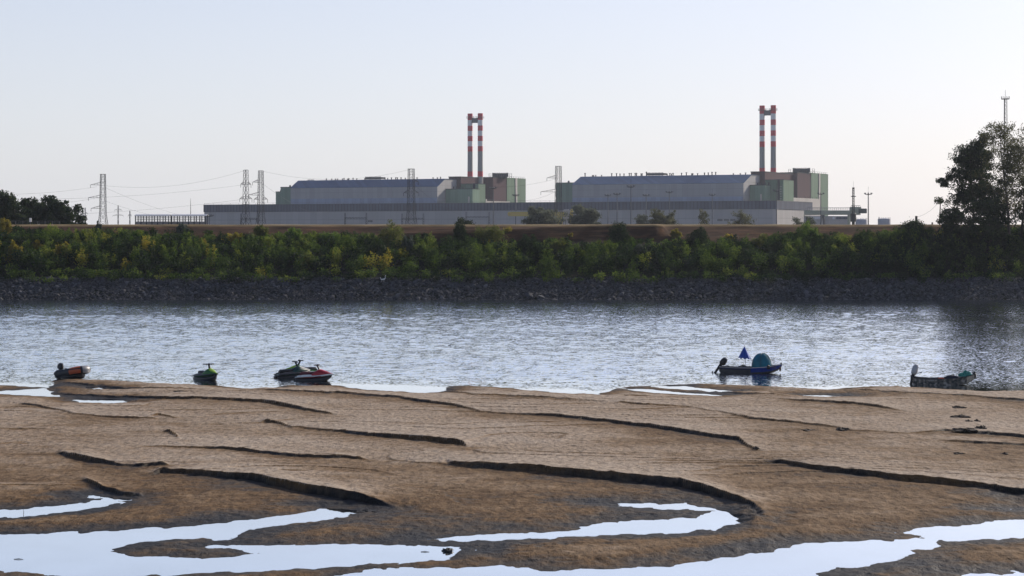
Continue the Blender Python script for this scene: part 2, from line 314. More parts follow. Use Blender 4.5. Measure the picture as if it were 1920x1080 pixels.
# dimpled, current-rippled lower flats near the pools
rip = sstep((920 - 870) / 50 * 0 + (SY - 880) / 70) * sstep((.30 - zz) / .15)
zz = zz + land * rip * 0.045 * np.abs(fbm(WX * 2.2 + .6 * fbm(WX, WY, 2), WY * 1.5, 3)) * -1.0
sandm = bpy.data.materials.new("river_sand"); sandm.use_nodes = True
def sand_nodes(m):
    n = m.node_tree; L = n.links.new; b = n.nodes["Principled BSDF"]
    geo = n.nodes.new("ShaderNodeNewGeometry"); sp = n.nodes.new("ShaderNodeSeparateXYZ"); L(geo.outputs["Position"], sp.inputs[0])
    def noise(scale, det, sx=1, sy=1):
        mp = n.nodes.new("ShaderNodeMapping"); mp.inputs["Scale"].default_value = (sx, sy, 1); L(geo.outputs["Position"], mp.inputs[0])
        q = n.nodes.new("ShaderNodeTexNoise"); q.inputs["Scale"].default_value = scale; q.inputs["Detail"].default_value = det; q.inputs["Roughness"].default_value = .62
        L(mp.outputs[0], q.inputs["Vector"]); return q.outputs[0]
    def math_(op, a, b_):
        q = n.nodes.new("ShaderNodeMath"); q.operation = op
        for i, x in enumerate((a, b_)):
            if isinstance(x, (int, float)): q.inputs[i].default_value = x
            else: L(x, q.inputs[i])
        return q.outputs[0]
    at = n.nodes.new("ShaderNodeAttribute"); at.attribute_name = "dryness_shade"
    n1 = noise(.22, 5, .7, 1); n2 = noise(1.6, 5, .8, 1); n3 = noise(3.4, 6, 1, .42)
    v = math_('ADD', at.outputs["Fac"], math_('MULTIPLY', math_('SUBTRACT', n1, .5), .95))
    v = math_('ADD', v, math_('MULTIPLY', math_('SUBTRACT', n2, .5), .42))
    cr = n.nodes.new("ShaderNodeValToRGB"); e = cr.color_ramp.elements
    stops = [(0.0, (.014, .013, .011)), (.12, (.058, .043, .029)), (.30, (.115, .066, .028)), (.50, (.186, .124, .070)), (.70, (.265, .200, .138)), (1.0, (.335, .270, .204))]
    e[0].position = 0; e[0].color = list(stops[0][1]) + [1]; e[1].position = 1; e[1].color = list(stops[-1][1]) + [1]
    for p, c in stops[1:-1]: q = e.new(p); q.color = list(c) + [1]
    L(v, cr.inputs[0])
    mx = n.nodes.new("ShaderNodeMix"); mx.data_type = 'RGBA'; mx.blend_type = 'MULTIPLY'; mx.inputs[0].default_value = 1
    c3 = n.nodes.new("ShaderNodeValToRGB"); c3.color_ramp.elements[0].position = .36; c3.color_ramp.elements[0].color = (.60, .58, .56, 1); c3.color_ramp.elements[1].position = .68; c3.color_ramp.elements[1].color = (1.26, 1.27, 1.29, 1); q = c3.color_ramp.elements.new(.47); q.color = (.95, .95, .95, 1)
    L(n3, c3.inputs[0]); L(cr.outputs[0], mx.inputs[6]); L(c3.outputs[0], mx.inputs[7]); L(mx.outputs[2], b.inputs["Base Color"])
    rr = n.nodes.new("ShaderNodeMapRange"); rr.inputs[1].default_value = 0; rr.inputs[2].default_value = .35; rr.inputs[3].default_value = .62; rr.inputs[4].default_value = .95
    L(v, rr.inputs[0]); L(rr.outputs[0], b.inputs["Roughness"]); b.inputs["Specular IOR Level"].default_value = .15
    hb = math_('ADD', math_('MULTIPLY', noise(2.2, 7, 1, .6), 1.0), math_('MULTIPLY', n3, .5))
    bp = n.nodes.new("ShaderNodeBump"); bp.inputs["Strength"].default_value = .9; bp.inputs["Distance"].default_value = .16; L(hb, bp.inputs["Height"]); L(bp.outputs[0], b.inputs["Normal"])
sand_nodes(sandm)
dry = np.clip(sdist / 12, 0, .22) + np.clip((zz - .08) / .36, 0, .95) + .10 * sstep((D - 85) / 30) + .16 * fbm(WX * .16, WY * .1 + 7, 3)
dry = np.minimum(dry, .07 + .34 * np.maximum(sdist, 0) + .06 * fbm(WX * 1.5, WY, 3))
dry = dry - .42 * seep * np.clip(dry / .5, 0, 1); dry = dry * (1 - .75 * cut)  # seep is damp sand; cut paints shade into the ledge faces
sand = mesh_np("sandbank", np.stack([WX, WY, zz], -1).reshape(-1, 3), grid_faces(*SX.shape)[:, ::-1], sandm, smooth=True, vattr={"dryness_shade": dry.ravel()})
tag(sand, kind="structure")
def sand_z(px, py):
    i = int(np.abs(sys_ - py).argmin()); j = int(np.abs(sxs - px).argmin()); return float(zz[i, j])

WSLOPE = .068
watm = bpy.data.materials.new("river_water"); watm.use_nodes = True
def water_nodes(m):
    n = m.node_tree; L = n.links.new; b = n.nodes["Principled BSDF"]
    b.inputs["Base Color"].default_value = (.05, .065, .07, 1); b.inputs["IOR"].default_value = 1.333
    geo = n.nodes.new("ShaderNodeNewGeometry"); at = n.nodes.new("ShaderNodeAttribute"); at.attribute_name = "waves"
    def noise(scale, det, sx=1, sy=1, rough=.55):
        mp = n.nodes.new("ShaderNodeMapping"); mp.inputs["Scale"].default_value = (sx, sy, 1); L(geo.outputs["Position"], mp.inputs[0])
        q = n.nodes.new("ShaderNodeTexNoise"); q.inputs["Scale"].default_value = scale; q.inputs["Detail"].default_value = det; q.inputs["Roughness"].default_value = rough
        L(mp.outputs[0], q.inputs["Vector"]); return q.outputs[0]
    def math_(op, a, b_):
        q = n.nodes.new("ShaderNodeMath"); q.operation = op
        for i, x in enumerate((a, b_)):
            if isinstance(x, (int, float)): q.inputs[i].default_value = x
            else: L(x, q.inputs[i])
        return q.outputs[0]
    def slope(scale, det, sx, sy, k):
        mp = n.nodes.new("ShaderNodeMapping"); mp.inputs["Scale"].default_value = (sx, sy, 1); L(geo.outputs["Position"], mp.inputs[0])
        q = n.nodes.new("ShaderNodeTexNoise"); q.inputs["Scale"].default_value = scale; q.inputs["Detail"].default_value = det; L(mp.outputs[0], q.inputs["Vector"])
        v = n.nodes.new("ShaderNodeVectorMath"); v.operation = 'SUBTRACT'; v.inputs[1].default_value = (.5, .5, .5); L(q.outputs["Color"], v.inputs[0])
        w_ = n.nodes.new("ShaderNodeVectorMath"); w_.operation = 'MULTIPLY'; w_.inputs[1].default_value = (k * .55, k, 0); L(v.outputs[0], w_.inputs[0]); return w_.outputs[0]
    def vadd(a, b_):
        v = n.nodes.new("ShaderNodeVectorMath"); v.operation = 'ADD'; L(a, v.inputs[0]); L(b_, v.inputs[1]); return v.outputs[0]
    sl_ = vadd(vadd(slope(1.3, 3, 1.0, .5, .05), slope(6.0, 2, .8, .9, .60)), slope(.12, 3, .6, .5, .05))
    patch = n.nodes.new("ShaderNodeMapRange"); patch.inputs[1].default_value = .35; patch.inputs[2].default_value = .65; patch.inputs[3].default_value = .7; patch.inputs[4].default_value = 1.25
    L(noise(.03, 3, .5, .35), patch.inputs[0])
    st = math_('MULTIPLY', at.outputs["Fac"], patch.outputs[0])
    sc = n.nodes.new("ShaderNodeVectorMath"); sc.operation = 'SCALE'; L(sl_, sc.inputs[0]); L(st, sc.inputs["Scale"])
    up = n.nodes.new("ShaderNodeVectorMath"); up.operation = 'ADD'; up.inputs[1].default_value = (0, 0, 1); L(sc.outputs[0], up.inputs[0])
    nm = n.nodes.new("ShaderNodeVectorMath"); nm.operation = 'NORMALIZE'; L(up.outputs[0], nm.inputs[0]); L(nm.outputs[0], b.inputs["Normal"])
    gl_ = n.nodes.new("ShaderNodeBsdfGlossy"); gl_.inputs["Color"].default_value = (.93, .96, .985, 1); L(nm.outputs[0], gl_.inputs["Normal"])
    mxs = n.nodes.new("ShaderNodeMixShader"); fm = n.nodes.new("ShaderNodeMapRange"); fm.inputs[1].default_value = .35; fm.inputs[2].default_value = .65; fm.inputs[3].default_value = .82; fm.inputs[4].default_value = .95; L(noise(.25, 4, .6, .35), fm.inputs[0]); L(fm.outputs[0], mxs.inputs[0]); L(b.outputs[0], mxs.inputs[1]); L(gl_.outputs[0], mxs.inputs[2]); L(mxs.outputs[0], n.nodes["Material Output"].inputs[0])
    r = math_('ADD', math_('MULTIPLY', at.outputs["Fac"], .06), .02); L(r, b.inputs["Roughness"]); L(r, gl_.inputs["Roughness"])
water_nodes(watm)
wxm = np.concatenate([np.arange(-260, -122, 6.0), np.arange(-122, 122.1, .40), np.arange(128, 262, 6.0)]); wd = np.concatenate([np.linspace(30, 140, 60), np.arange(140.5, 366, .40), [370, 376]])
GXW, GD = np.meshgrid(wxm, wd); gsx = 960 + GXW / GD * F
gsy = HY + F * CH / GD; cal = np.interp(gsx, [c[0] for c in CALM], [c[1] for c in CALM])
waves = sstep((cal - gsy + 3) / 7) * (.35 + .65 * sstep((cal - gsy) / 30))
wz = np.zeros(GXW.shape)
for k in range(34):
    lam = math.exp(rng.uniform(math.log(.8), math.log(2.4))); th = math.radians(rng.normal(100, 34)); kk = 2 * math.pi / lam
    wz += WSLOPE * math.sqrt(2 / 34) / kk * np.sin(kk * (GXW * math.cos(th) + GD * math.sin(th)) + rng.uniform(0, 6.28))
wz *= waves * (1 + .7 * fbm(GXW * .035, GD * .05, 3)) * (np.abs(GXW) < 122.2)
water = mesh_np("river", np.stack([GXW, GD, wz], -1).reshape(-1, 3), grid_faces(*GXW.shape), watm, smooth=True, vattr={"waves": waves.ravel()})
tag(water, kind="structure")

# ------------------------------------------------------------------ far bank, dyke and plain
prof = [(355, -1.6), (363.6, -.05), (371, 3.3), (375, 4.0), (398, 11.0), (404, 13.0), (411, 13.05), (420, 10.2), (5000, 10.0)]
pd, pz = zip(*prof)
RX0, RX1 = X(735, 400), X(1140, 400)
def bank_z(x, d):
    z = np.interp(d, pd, pz)
    t = np.clip((x - RX0) / (RX1 - RX0), 0, 1); zr = 11.35 + t * 1.65; dr = np.interp(zr, [4, 11, 13], [375, 398, 404])
    on = (x > RX0) & (x < RX1 + 10)
    ramp = np.where(d < dr - 5.5, zr - (dr - 5.5 - d) * .75, zr)
    z = np.where(on & (d < dr + .3) & (d > 380), np.maximum(z, ramp), z)
    z = z + np.where((d > 366) & (d < 404), .28 * fbm(x * .25, d * .25, 3), 0) + np.where((d > 403) & (d < 412), .08 * fbm(x * .2, d * .3, 3), 0)
    return z
bd = np.concatenate([np.arange(355, 372, 1.0), np.arange(372, 421, .5), [424, 440, 480, 560, 700, 900, 1200, 1600, 2200, 3000, 4000, 5000]])
bx = np.arange(-420, 421, 1.4); BX, BD = np.meshgrid(bx, bd); BXW = BX * (1 + np.maximum(0, BD - 425) / 425 * .62)
bankm = bpy.data.materials.new("bank_earth"); bankm.use_nodes = True
def bank_nodes(m):
    n = m.node_tree; L = n.links.new; b = n.nodes["Principled BSDF"]; b.inputs["Roughness"].default_value = .95; b.inputs["Specular IOR Level"].default_value = .1
    geo = n.nodes.new("ShaderNodeNewGeometry"); sp = n.nodes.new("ShaderNodeSeparateXYZ"); L(geo.outputs["Position"], sp.inputs[0])
    no = n.nodes.new("ShaderNodeTexNoise"); no.inputs["Scale"].default_value = .5; no.inputs["Detail"].default_value = 8; no.inputs["Roughness"].default_value = .7
    mp = n.nodes.new("ShaderNodeMapping"); mp.inputs["Scale"].default_value = (.35, 1, 2.5); L(geo.outputs["Position"], mp.inputs[0]); L(mp.outputs[0], no.inputs["Vector"])
    c1 = n.nodes.new("ShaderNodeValToRGB"); e = c1.color_ramp.elements
    e[0].position = .3; e[0].color = (.025, .015, .009, 1); e[1].position = .72; e[1].color = (.14, .068, .032, 1); q = e.new(.5); q.color = (.062, .033, .018, 1)
    L(no.outputs[0], c1.inputs[0])
    c2 = n.nodes.new("ShaderNodeValToRGB"); e = c2.color_ramp.elements
    e[0].position = .3; e[0].color = (.17, .12, .06, 1); e[1].position = .75; e[1].color = (.36, .28, .15, 1); L(no.outputs[0], c2.inputs[0])
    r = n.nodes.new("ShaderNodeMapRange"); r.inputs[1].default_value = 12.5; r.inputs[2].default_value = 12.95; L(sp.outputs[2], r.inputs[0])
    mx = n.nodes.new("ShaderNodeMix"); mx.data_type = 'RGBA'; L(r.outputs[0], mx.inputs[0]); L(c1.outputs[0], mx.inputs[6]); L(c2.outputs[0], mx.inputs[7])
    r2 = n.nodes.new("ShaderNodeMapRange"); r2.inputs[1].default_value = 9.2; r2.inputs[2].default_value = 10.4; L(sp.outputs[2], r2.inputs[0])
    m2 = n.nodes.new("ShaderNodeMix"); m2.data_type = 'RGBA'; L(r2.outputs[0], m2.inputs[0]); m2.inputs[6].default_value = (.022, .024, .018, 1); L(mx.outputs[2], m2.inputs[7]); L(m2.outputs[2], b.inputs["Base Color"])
    bp = n.nodes.new("ShaderNodeBump"); bp.inputs["Strength"].default_value = 1; bp.inputs["Distance"].default_value = .35; L(no.outputs[0], bp.inputs["Height"]); L(bp.outputs[0], b.inputs["Normal"])
bank_nodes(bankm)
tag(mesh_np("river_bank", np.stack([BXW, BD, bank_z(BX, BD)], -1).reshape(-1, 3), grid_faces(*BX.shape), bankm, smooth=True), kind="structure")

# riprap: thousands of loose stones on the lower slope
def stones(n):
    ico = np.array([(0, 0, 1), (.89, 0, .45), (.28, .85, .45), (-.72, .53, .45), (-.72, -.53, .45), (.28, -.85, .45), (.72, .53, -.45), (-.28, .85, -.45), (-.89, 0, -.45), (-.28, -.85, -.45), (.72, -.53, -.45), (0, 0, -1)])
    fac = np.array([(0, 1, 2), (0, 2, 3), (0, 3, 4), (0, 4, 5), (0, 5, 1), (1, 6, 2), (2, 7, 3), (3, 8, 4), (4, 9, 5), (5, 10, 1), (2, 6, 7), (3, 7, 8), (4, 8, 9), (5, 9, 10), (1, 10, 6), (6, 11, 7), (7, 11, 8), (8, 11, 9), (9, 11, 10), (10, 11, 6)])
    x = rng.uniform(-135, 135, n); d = 363.2 + 8.6 * rng.random(n) ** .95; z = bank_z(x, d)
    s = rng.lognormal(-1.98, .45, n); sc = np.stack([s * rng.uniform(.8, 1.5, n), s * rng.uniform(.7, 1.2, n), s * rng.uniform(.5, .9, n)], -1)
    v = ico[None] * (1 + .5 * (rng.random((n, 12, 1)) - .5)) * sc[:, None, :]
    a = rng.uniform(0, 6.28, n); c, q = np.cos(a)[:, None], np.sin(a)[:, None]
    v = np.stack([v[..., 0] * c - v[..., 1] * q, v[..., 0] * q + v[..., 1] * c, v[..., 2] + .35 * v[..., 0]], -1) + np.stack([x, d, z + .05], -1)[:, None, :]
    f = fac[None] + (np.arange(n) * 12)[:, None, None]
    return v.reshape(-1, 3), f.reshape(-1, 3), np.repeat(rng.random(n), 20)
v_, f_, t_ = stones(40000)
rock = bpy.data.materials.new("grey_stone"); rock.use_nodes = True
def rock_nodes(m):
    n = m.node_tree; at = n.nodes.new("ShaderNodeAttribute"); at.attribute_name = "tint"; cr = n.nodes.new("ShaderNodeValToRGB"); e = cr.color_ramp.elements
    e[0].color = (.034, .035, .039, 1); e[1].color = (.11, .11, .118, 1); q = e.new(.8); q.color = (.062, .063, .069, 1)
    n.links.new(at.outputs["Fac"], cr.inputs[0]); n.links.new(cr.outputs[0], n.nodes["Principled BSDF"].inputs["Base Color"]); n.nodes["Principled BSDF"].inputs["Roughness"].default_value = .9
rock_nodes(rock)
tag(mesh_np("riprap", v_, f_, rock, tint=t_), "dark grey stones covering the lower far bank above the waterline", "stones", kind="stuff")

# ------------------------------------------------------------------ vegetation
LM = {
 'belt':  leafmat("leaf_belt", [(.010, .022, .010), (.024, .048, .012), (.095, .150, .024), (.20, .235, .036), (.36, .27, .032)], .58),
 'dark':  leafmat("leaf_dark", [(.010, .020, .011), (.024, .042, .016), (.055, .078, .026)], .35),
 'green': leafmat("leaf_green", [(.040, .085, .018), (.090, .155, .028), (.17, .235, .045)], .58),
 'yellow': leafmat("leaf_yellow", [(.100, .115, .022), (.22, .19, .03), (.36, .27, .035)], .58),
 'olive': leafmat("leaf_olive", [(.045, .066, .020), (.100, .118, .028), (.18, .18, .045)], .55),
 'grey':  leafmat("leaf_grey", [(.050, .066, .048), (.085, .104, .078), (.140, .160, .125)], .3),
 'dull':  leafmat("leaf_dull", [(.070, .085, .060), (.115, .130, .090), (.16, .172, .12)], .5),
 'pale':  leafmat("leaf_pale", [(.048, .056, .026), (.090, .094, .040), (.150, .140, .060)], .5),
}
bark = mat("bark", (.045, .038, .030), .95, var=.3, scale=3, bump=.6, bscale=8)
def leaves(c, size, asp=.62, droop=0.0, r=rng):
    n = len(c); nrm = r.normal(size=(n, 3)); nrm[:, 2] = nrm[:, 2] * .8 + .35; nrm /= np.linalg.norm(nrm, axis=1)[:, None]
    t = r.normal(size=(n, 3)); t -= nrm * (t * nrm).sum(1)[:, None]; t /= np.linalg.norm(t, axis=1)[:, None]; b = np.cross(nrm, t)
    s = (np.asarray(size) * r.uniform(.6, 1.35, n))[:, None] * .5
    v = np.stack([c - t * s, c + b * s * asp, c + t * s * 1.1, c - b * s * asp], 1)
    return v.reshape(-1, 3), np.arange(n * 4).reshape(n, 4)
def bush_pts(n, rad, h, k=9, r=rng):
    """leaf places of one shrub: k upright shoots leaning out from a common foot, leaves thickest on their outer ends"""
    a = r.uniform(0, 6.28, k); q = np.sqrt(r.random(k)); top = np.stack([np.cos(a) * q * rad, np.sin(a) * q * rad, h * (1.02 - .42 * q ** 2) * r.uniform(.72, 1.06, k)], -1)
    base = top * np.array([.35, .35, 0]); i = r.integers(0, k, n); t = r.random(n) ** .7
    p = base[i] + (top - base)[i] * t[:, None]
    sp = rad * .30 * (1.05 - .75 * t ** 2)
    return p + r.normal(size=(n, 3)) * sp[:, None] * np.array([1, 1, .8])

def top_row(px):   # photo row of the general crown line of the undergrowth
    return np.interp(px, [-400, 0, 250, 320, 480, 700, 760, 850, 900, 1000, 1150, 1300, 1420, 1500, 1640, 1700, 1800, 1920, 2400],
                     [428, 429, 430, 437, 439, 441, 444, 445, 450, 452, 452, 449, 447, 441, 437, 427, 423, 420, 418])
V, T = [], []
d = 370.7; row = 0
while d < 399.5:
    for x in np.arange(-132, 132, 2.3):
        xx = x + rng.uniform(-1.1, 1.1); dd = d + rng.uniform(-.9, .9); px = 960 + xx / dd * F
        z0 = float(bank_z(np.array(xx), np.array(dd))); ztop = CH - (float(top_row(px)) + rng.uniform(-4, 8) + 13 * float(vnoise(np.array(px / 34. + 400), np.array(dd / 7.))) - HY) / F * dd
        room = ztop - z0
        if room < .45: continue
        low = dd < 374.8
        h = min(rng.uniform(1.5, 3.6) if not low else rng.uniform(.7, 1.6), room) * 1.22
        n = int((600 if dd > 380 else 380) * (h / 2.2) ** .8)
        p = bush_pts(n, rng.uniform(1.1, 1.75), h, 8) + np.array([xx, dd, z0])
        V.append(p)
        left = np.interp(px, [0, 500, 800, 1920], [.54, .50, .46, .36]); tb = np.clip(left * .62 + rng.normal() * .19, .01, .95)
        if not low and rng.random() < np.interp(px, [0, 480, 900], [.045, .03, .01]): tb = rng.uniform(.7, .95)
        T.append(np.clip(tb + rng.normal(size=n) * .09, 0, 1))
    d += 2.3; row += 1
V = np.concatenate(V); T = np.concatenate(T)
lv, lf = leaves(V, np.full(len(V), .255))
tag(mesh_np("undergrowth", lv, lf, LM['belt'], tint=T), "unbroken belt of green willow scrub on the slope between stones and dyke", "scrub", kind="stuff")

def shrub(px, top, bot, wpx, d, kind, label, dens=1.5, name="shrub", leaf=.25):
    r = np.random.default_rng(int(px * 7 + top)); s = F / d
    x = X(px, d); zt = Z(top, d); zb = max(float(bank_z(np.array(x), np.array(d))) - .1, Z(bot, d) - .4) if d < 415 else Z(bot, d)
    h = zt - zb; rad = wpx / s / 2; n = int(min(5200, 260 * dens * (rad * 2) * h + 250))
    k = int(10 + rad * 4); p = bush_pts(n, rad * .85, h, k, r); lv, lf = leaves(p, np.full(n, leaf), r=r)
    o = mesh_np(name, lv, lf, LM[kind], tint=np.clip(.5 + r.normal() * .08 + r.normal(size=n) * .2, 0, 1))
    o.location = (x, d, zb); return tag(o, label, "shrub", "shrubs standing out of the bank scrub")
SH = [
 (8, 411, 446, 34, 396, 'yellow', "yellow-green sapling at the far end of the bank below the round dark trees"),
 (30, 450, 490, 34, 382, 'yellow', "golden yellow bush low on the bank, under the tallest round dark tree"),
 (70, 448, 478, 28, 386, 'yellow', "small amber bush between two larger golden bushes below the dark round trees"),
 (118, 452, 488, 36, 382, 'yellow', "ochre bush low on the bank below the lattice pylon with three stub arms"),
 (164, 427, 458, 34, 395, 'olive', "yellowish green bush topping the scrub close to the three-armed pylon"),
 (185, 414, 440, 14, 399, 'grey', "thin grey bush standing at the dyke crest right beside the pylon foot"),
 (272, 449, 474, 26, 386, 'yellow', "orange-yellow bush on mid bank below the open sheds"),
 (258, 432, 462, 44, 394, 'green', "fresh green rounded bush under the first open shed"),
 (342, 418, 456, 30, 397, 'grey', "tall greyish sapling rising before the second open shed"),
 (378, 446, 476, 26, 387, 'yellow', "lime yellow bush below the near corner of the long low hall"),
 (445, 434, 462, 28, 392, 'yellow', "pale yellow bush below the first of the paired pylons"),
 (490, 422, 456, 34, 397, 'olive', "tall olive sapling under the second of the paired pylons"),
 (552, 428, 464, 40, 394, 'green', "bright green bush with upright shoots below the green end annex"),
 (617, 434, 462, 46, 392, 'green', "wide light green bush below the grey hall's first half"),
 (577, 474, 498, 34, 378, 'olive', "low olive bush near the stones below the upright green shoots"),
 (735, 415, 498, 62, 388, 'olive', "big broad bush with yellowish crown and dark base, straight above the white birds"),
 (766, 438, 488, 30, 385, 'grey', "silvery leaved bush tucked against the big broad bush above the white birds"),
 (861, 417, 474, 36, 390, 'dark', "tall dark bush with silvery leaf glints below the first chimney pair"),
 (916, 420, 470, 66, 392, 'olive', "wide dull olive bush, broadest one under the first chimney pair"),
 (955, 430, 458, 26, 396, 'yellow', "yellow-green bush under the end of the yellow crane beam"),
 (990, 437, 496, 46, 386, 'dark', "dark upright bush below the yellow crane beam"),
 (1052, 446, 492, 44, 384, 'olive', "rounded olive bush below the yellow crane leg"),
 (1070, 436, 462, 12, 395, 'yellow', "thin yellow sapling below the yellow crane leg"),
 (1160, 416, 490, 50, 390, 'dark', "tallest dark bush between the two power blocks, reaching the dyke crest"),
 (1205, 452, 490, 40, 384, 'grey', "grey-green low bush at the foot of the tallest dark bush"),
 (1267, 430, 452, 24, 397, 'yellow', "small yellow sapling on the bare brown dyke slope"),
 (1310, 426, 490, 52, 390, 'dark', "dark broad bush below the second grey hall with a ragged crown"),
 (1368, 440, 466, 34, 393, 'yellow', "yellow-green bush beside the dark broad bush below the second hall"),
 (1427, 436, 486, 46, 388, 'olive', "yellow tinged bush straight below the second chimney pair"),
 (1480, 436, 474, 44, 391, 'green', "leafy green bush below the lower brown block"),
 (1513, 414, 468, 50, 392, 'green', "tall bright green bush overtopping the dyke by the green gantry"),
 (1577, 436, 466, 36, 393, 'olive', "olive bush with sunlit top below the dark slender mast"),
 (1633, 436, 464, 36, 393, 'olive', "olive bush below the two grey tanks"),
 (1712, 413, 456, 62, 398, 'dark', "black-green bush crowding the dyke crest by the short post"),
]
for a in SH: shrub(*a)

def tree(px, top, bot, wpx, d, kind, label, n, leaf=.36, name="tree", seed=1, trunks=1, fill=.5, cat="tree", group=None, shape=(.55, .30), thick=.016, clump=1.0, ground=None):
    """trunk with limbs and twigs; leaves hang in clumps about the twig ends"""
    r = np.random.default_rng(seed); rr = random.Random(seed); s = F / d
    zt = Z(top, d); zb = ground if ground is not None else Z(bot, d); H = zt - zb; R = wpx / s / 2
    root = empty(name, (X(px, d), d, zb)); tag(root, label, cat, group)
    m = MB(); ends = []
    for q in range(trunks):
        lean = Vector((rr.uniform(-.08, .08) + (q - (trunks - 1) / 2) * .22, rr.uniform(-.1, .1), 1)); off = Vector(((q - (trunks - 1) / 2) * R * .25, rr.uniform(-.3, .3), 0))
        pts = [off + lean * (H * t) * .93 + Vector((math.sin(t * 5 + q) * R * .05, math.cos(t * 4 + seed) * R * .05, 0)) for t in np.linspace(0, 1, 9)]
        rad = [H * thick * (1 - .88 * t) for t in np.linspace(0, 1, 9)]
        m.tube(pts, rad, 7); ends.append((pts[-1], R * .12))
        nl = int(20 + H)
        for k in range(nl):
            t = shape[1] + (1 - shape[1]) * (k + rr.random()) / nl; i = min(7, int(t * 8)); p0 = pts[i].lerp(pts[i + 1], t * 8 - i)
            u = (t - shape[1]) / (1 - shape[1]); prof = max(.12, math.sin(math.pi * min(1, (u * (1 - shape[0]) + shape[0] * .55) ** .9)) ** .8) * (1 - .35 * u)
            L_ = R * prof * rr.uniform(.55, 1.08); az = rr.uniform(0, 6.283); up = rr.uniform(.25, .95)
            dr = Vector((math.cos(az), math.sin(az), up)); p1 = p0 + dr * L_ * .5; p2 = p0 + Vector((dr.x, dr.y, dr.z * 1.25)) * L_
            r0 = max(.035, rad[i] * .42); m.tube([p0, p1, p2], [r0, r0 * .6, .02], 5)
            for j in range(7):
                b = p0.lerp(p2, .28 + .11 * j); tw = b + Vector((rr.gauss(0, .6), rr.gauss(0, .6), rr.uniform(.1, .8))) * (L_ * .28 + .3)
                m.bar(b, tw, r0 * .3, 3, .012, cap=False); ends.append((tw, L_))
            ends.append((p2, L_))
    E = np.array([tuple(e[0]) for e in ends]); zs_ = min(1.0, (H - .25) / E[:, 2].max()); E[:, 2] *= zs_; m.v = [(a, b, c * zs_) for a, b, c in m.v]
    m.build("trunk", bark, root, smooth=True); keep = r.random(len(E)) < (.45 + fill * .6); E = E[keep]; wt = np.array([e[1] for e in ends])[keep] ** .65 * r.uniform(.35, 1.3, len(E)); i = r.choice(len(E), n, p=wt / wt.sum()); cs = r.uniform(.45, 1.15, len(E)) * clump * (R * .125 + .22)
    p = E[i] + np.clip(r.normal(size=(n, 3)), -1.7, 1.7) * cs[i][:, None] * np.array([.62, .62, .52])
    p[:, 2] = np.maximum(p[:, 2], H * .06)
    lv, lf = leaves(p, np.full(n, leaf), r=r); tb = r.normal(size=len(E)) * .17
    mesh_np("crown", lv, lf, LM[kind], parent=root, tint=np.clip(.45 + tb[i] + r.normal(size=n) * .13, 0, 1))
    return root
gb = "trees beside the river on the near side of the dyke"
tree(1824, 252, 440, 118, 398, 'dark', "tall dark broad-leaved tree on the dyke beside the thin yellowish one", 36000, .33, seed=11, fill=.75, group=gb, shape=(.5, .12), clump=.95, ground=10.5)
tree(1900, 222, 460, 124, 392, 'pale', "tall sparse tree with yellowish thin crown and two trunks, in front of the lattice mast", 22000, .28, seed=23, trunks=2, fill=.6, group=gb, shape=(.42, .22), thick=.013, clump=.95, ground=8.5)
tree(1960, 300, 460, 120, 390, 'dark', "dark tree cut by the picture edge beside the sparse two-trunked tree", 24000, .34, seed=29, fill=.7, group=gb, shape=(.5, .1), ground=8)
tree(1858, 372, 462, 96, 388, 'dark', "low dark bushy tree filling in beneath the two tall riverside trees", 14000, .34, seed=31, fill=.8, group=gb, shape=(.6, .05), ground=7)
tree(1782, 398, 462, 66, 389, 'dark', "stocky dark bushy tree at the foot of the tall dark tree", 11000, .33, seed=37, fill=.8, group=gb, shape=(.6, .05), ground=7.5)
gl = "round dark trees behind the far end of the dyke"
tree(22, 360, 440, 92, 500, 'dark', "tallest round dark tree behind the dyke, next to the small white box", 15000, .5, seed=41, fill=.8, group=gl, shape=(.7, .02), ground=10)
tree(60, 372, 440, 66, 505, 'dark', "lower dark tree filling the gap between two round dark crowns", 8000, .5, seed=43, fill=.8, group=gl, shape=(.7, .02), ground=10)
tree(106, 371, 440, 100, 495, 'dark', "wide dome-shaped dark tree at the end of the railing", 18000, .5, seed=47, fill=.85, group=gl, shape=(.72, .01), ground=10)
tree(-30, 366, 440, 70, 505, 'dark', "dark tree cut by the picture edge behind the railing", 6000, .5, seed=49, fill=.8, group=gl, shape=(.7, .02), ground=10)
gf = "hazy trees between the dyke and the plant"
tree(1014, 389, 446, 74, 780, 'dull', "round bushy tree hiding the middle of the yellow crane beam", 11000, .6, seed=51, fill=.8, group=gf, shape=(.7, .02), ground=10)
tree(1101, 385, 446, 72, 790, 'dull', "round bushy tree beside the small yellow machine", 11000, .6, seed=53, fill=.8, group=gf, shape=(.7, .02), ground=10)
tree(1246, 394, 446, 64, 850, 'pale', "pale rounded tree before the middle of the second hall, the larger of two touching", 7000, .6, seed=55, fill=.75, group=gf, shape=(.7, .04), ground=10)
tree(1207, 402, 446, 40, 845, 'dull', "small dark tree touching the pale rounded tree before the second hall", 2600, .6, seed=57, fill=.75, group=gf, shape=(.7, .04), ground=10)
tree(1322, 391, 446, 30, 850, 'pale', "thin light tree standing alone, narrowest before the second hall", 1200, .55, seed=59, fill=.55, group=gf, shape=(.6, .1), ground=10)
tree(1392, 393, 446, 56, 860, 'pale', "pale see-through tree near the lower green annex", 2600, .55, seed=61, fill=.6, group=gf, shape=(.65, .04), ground=10)
tree(1497, 408, 446, 26, 800, 'dull', "small dark conical tree under the green gantry, first of two", 1500, .5, seed=63, fill=.8, group=gf, shape=(.75, .02), ground=10)
tree(1519, 404, 446, 30, 805, 'dull', "slightly taller dark tree beside the small conical one under the green gantry", 1800, .5, seed=65, fill=.8, group=gf, shape=(.7, .02), ground=10)
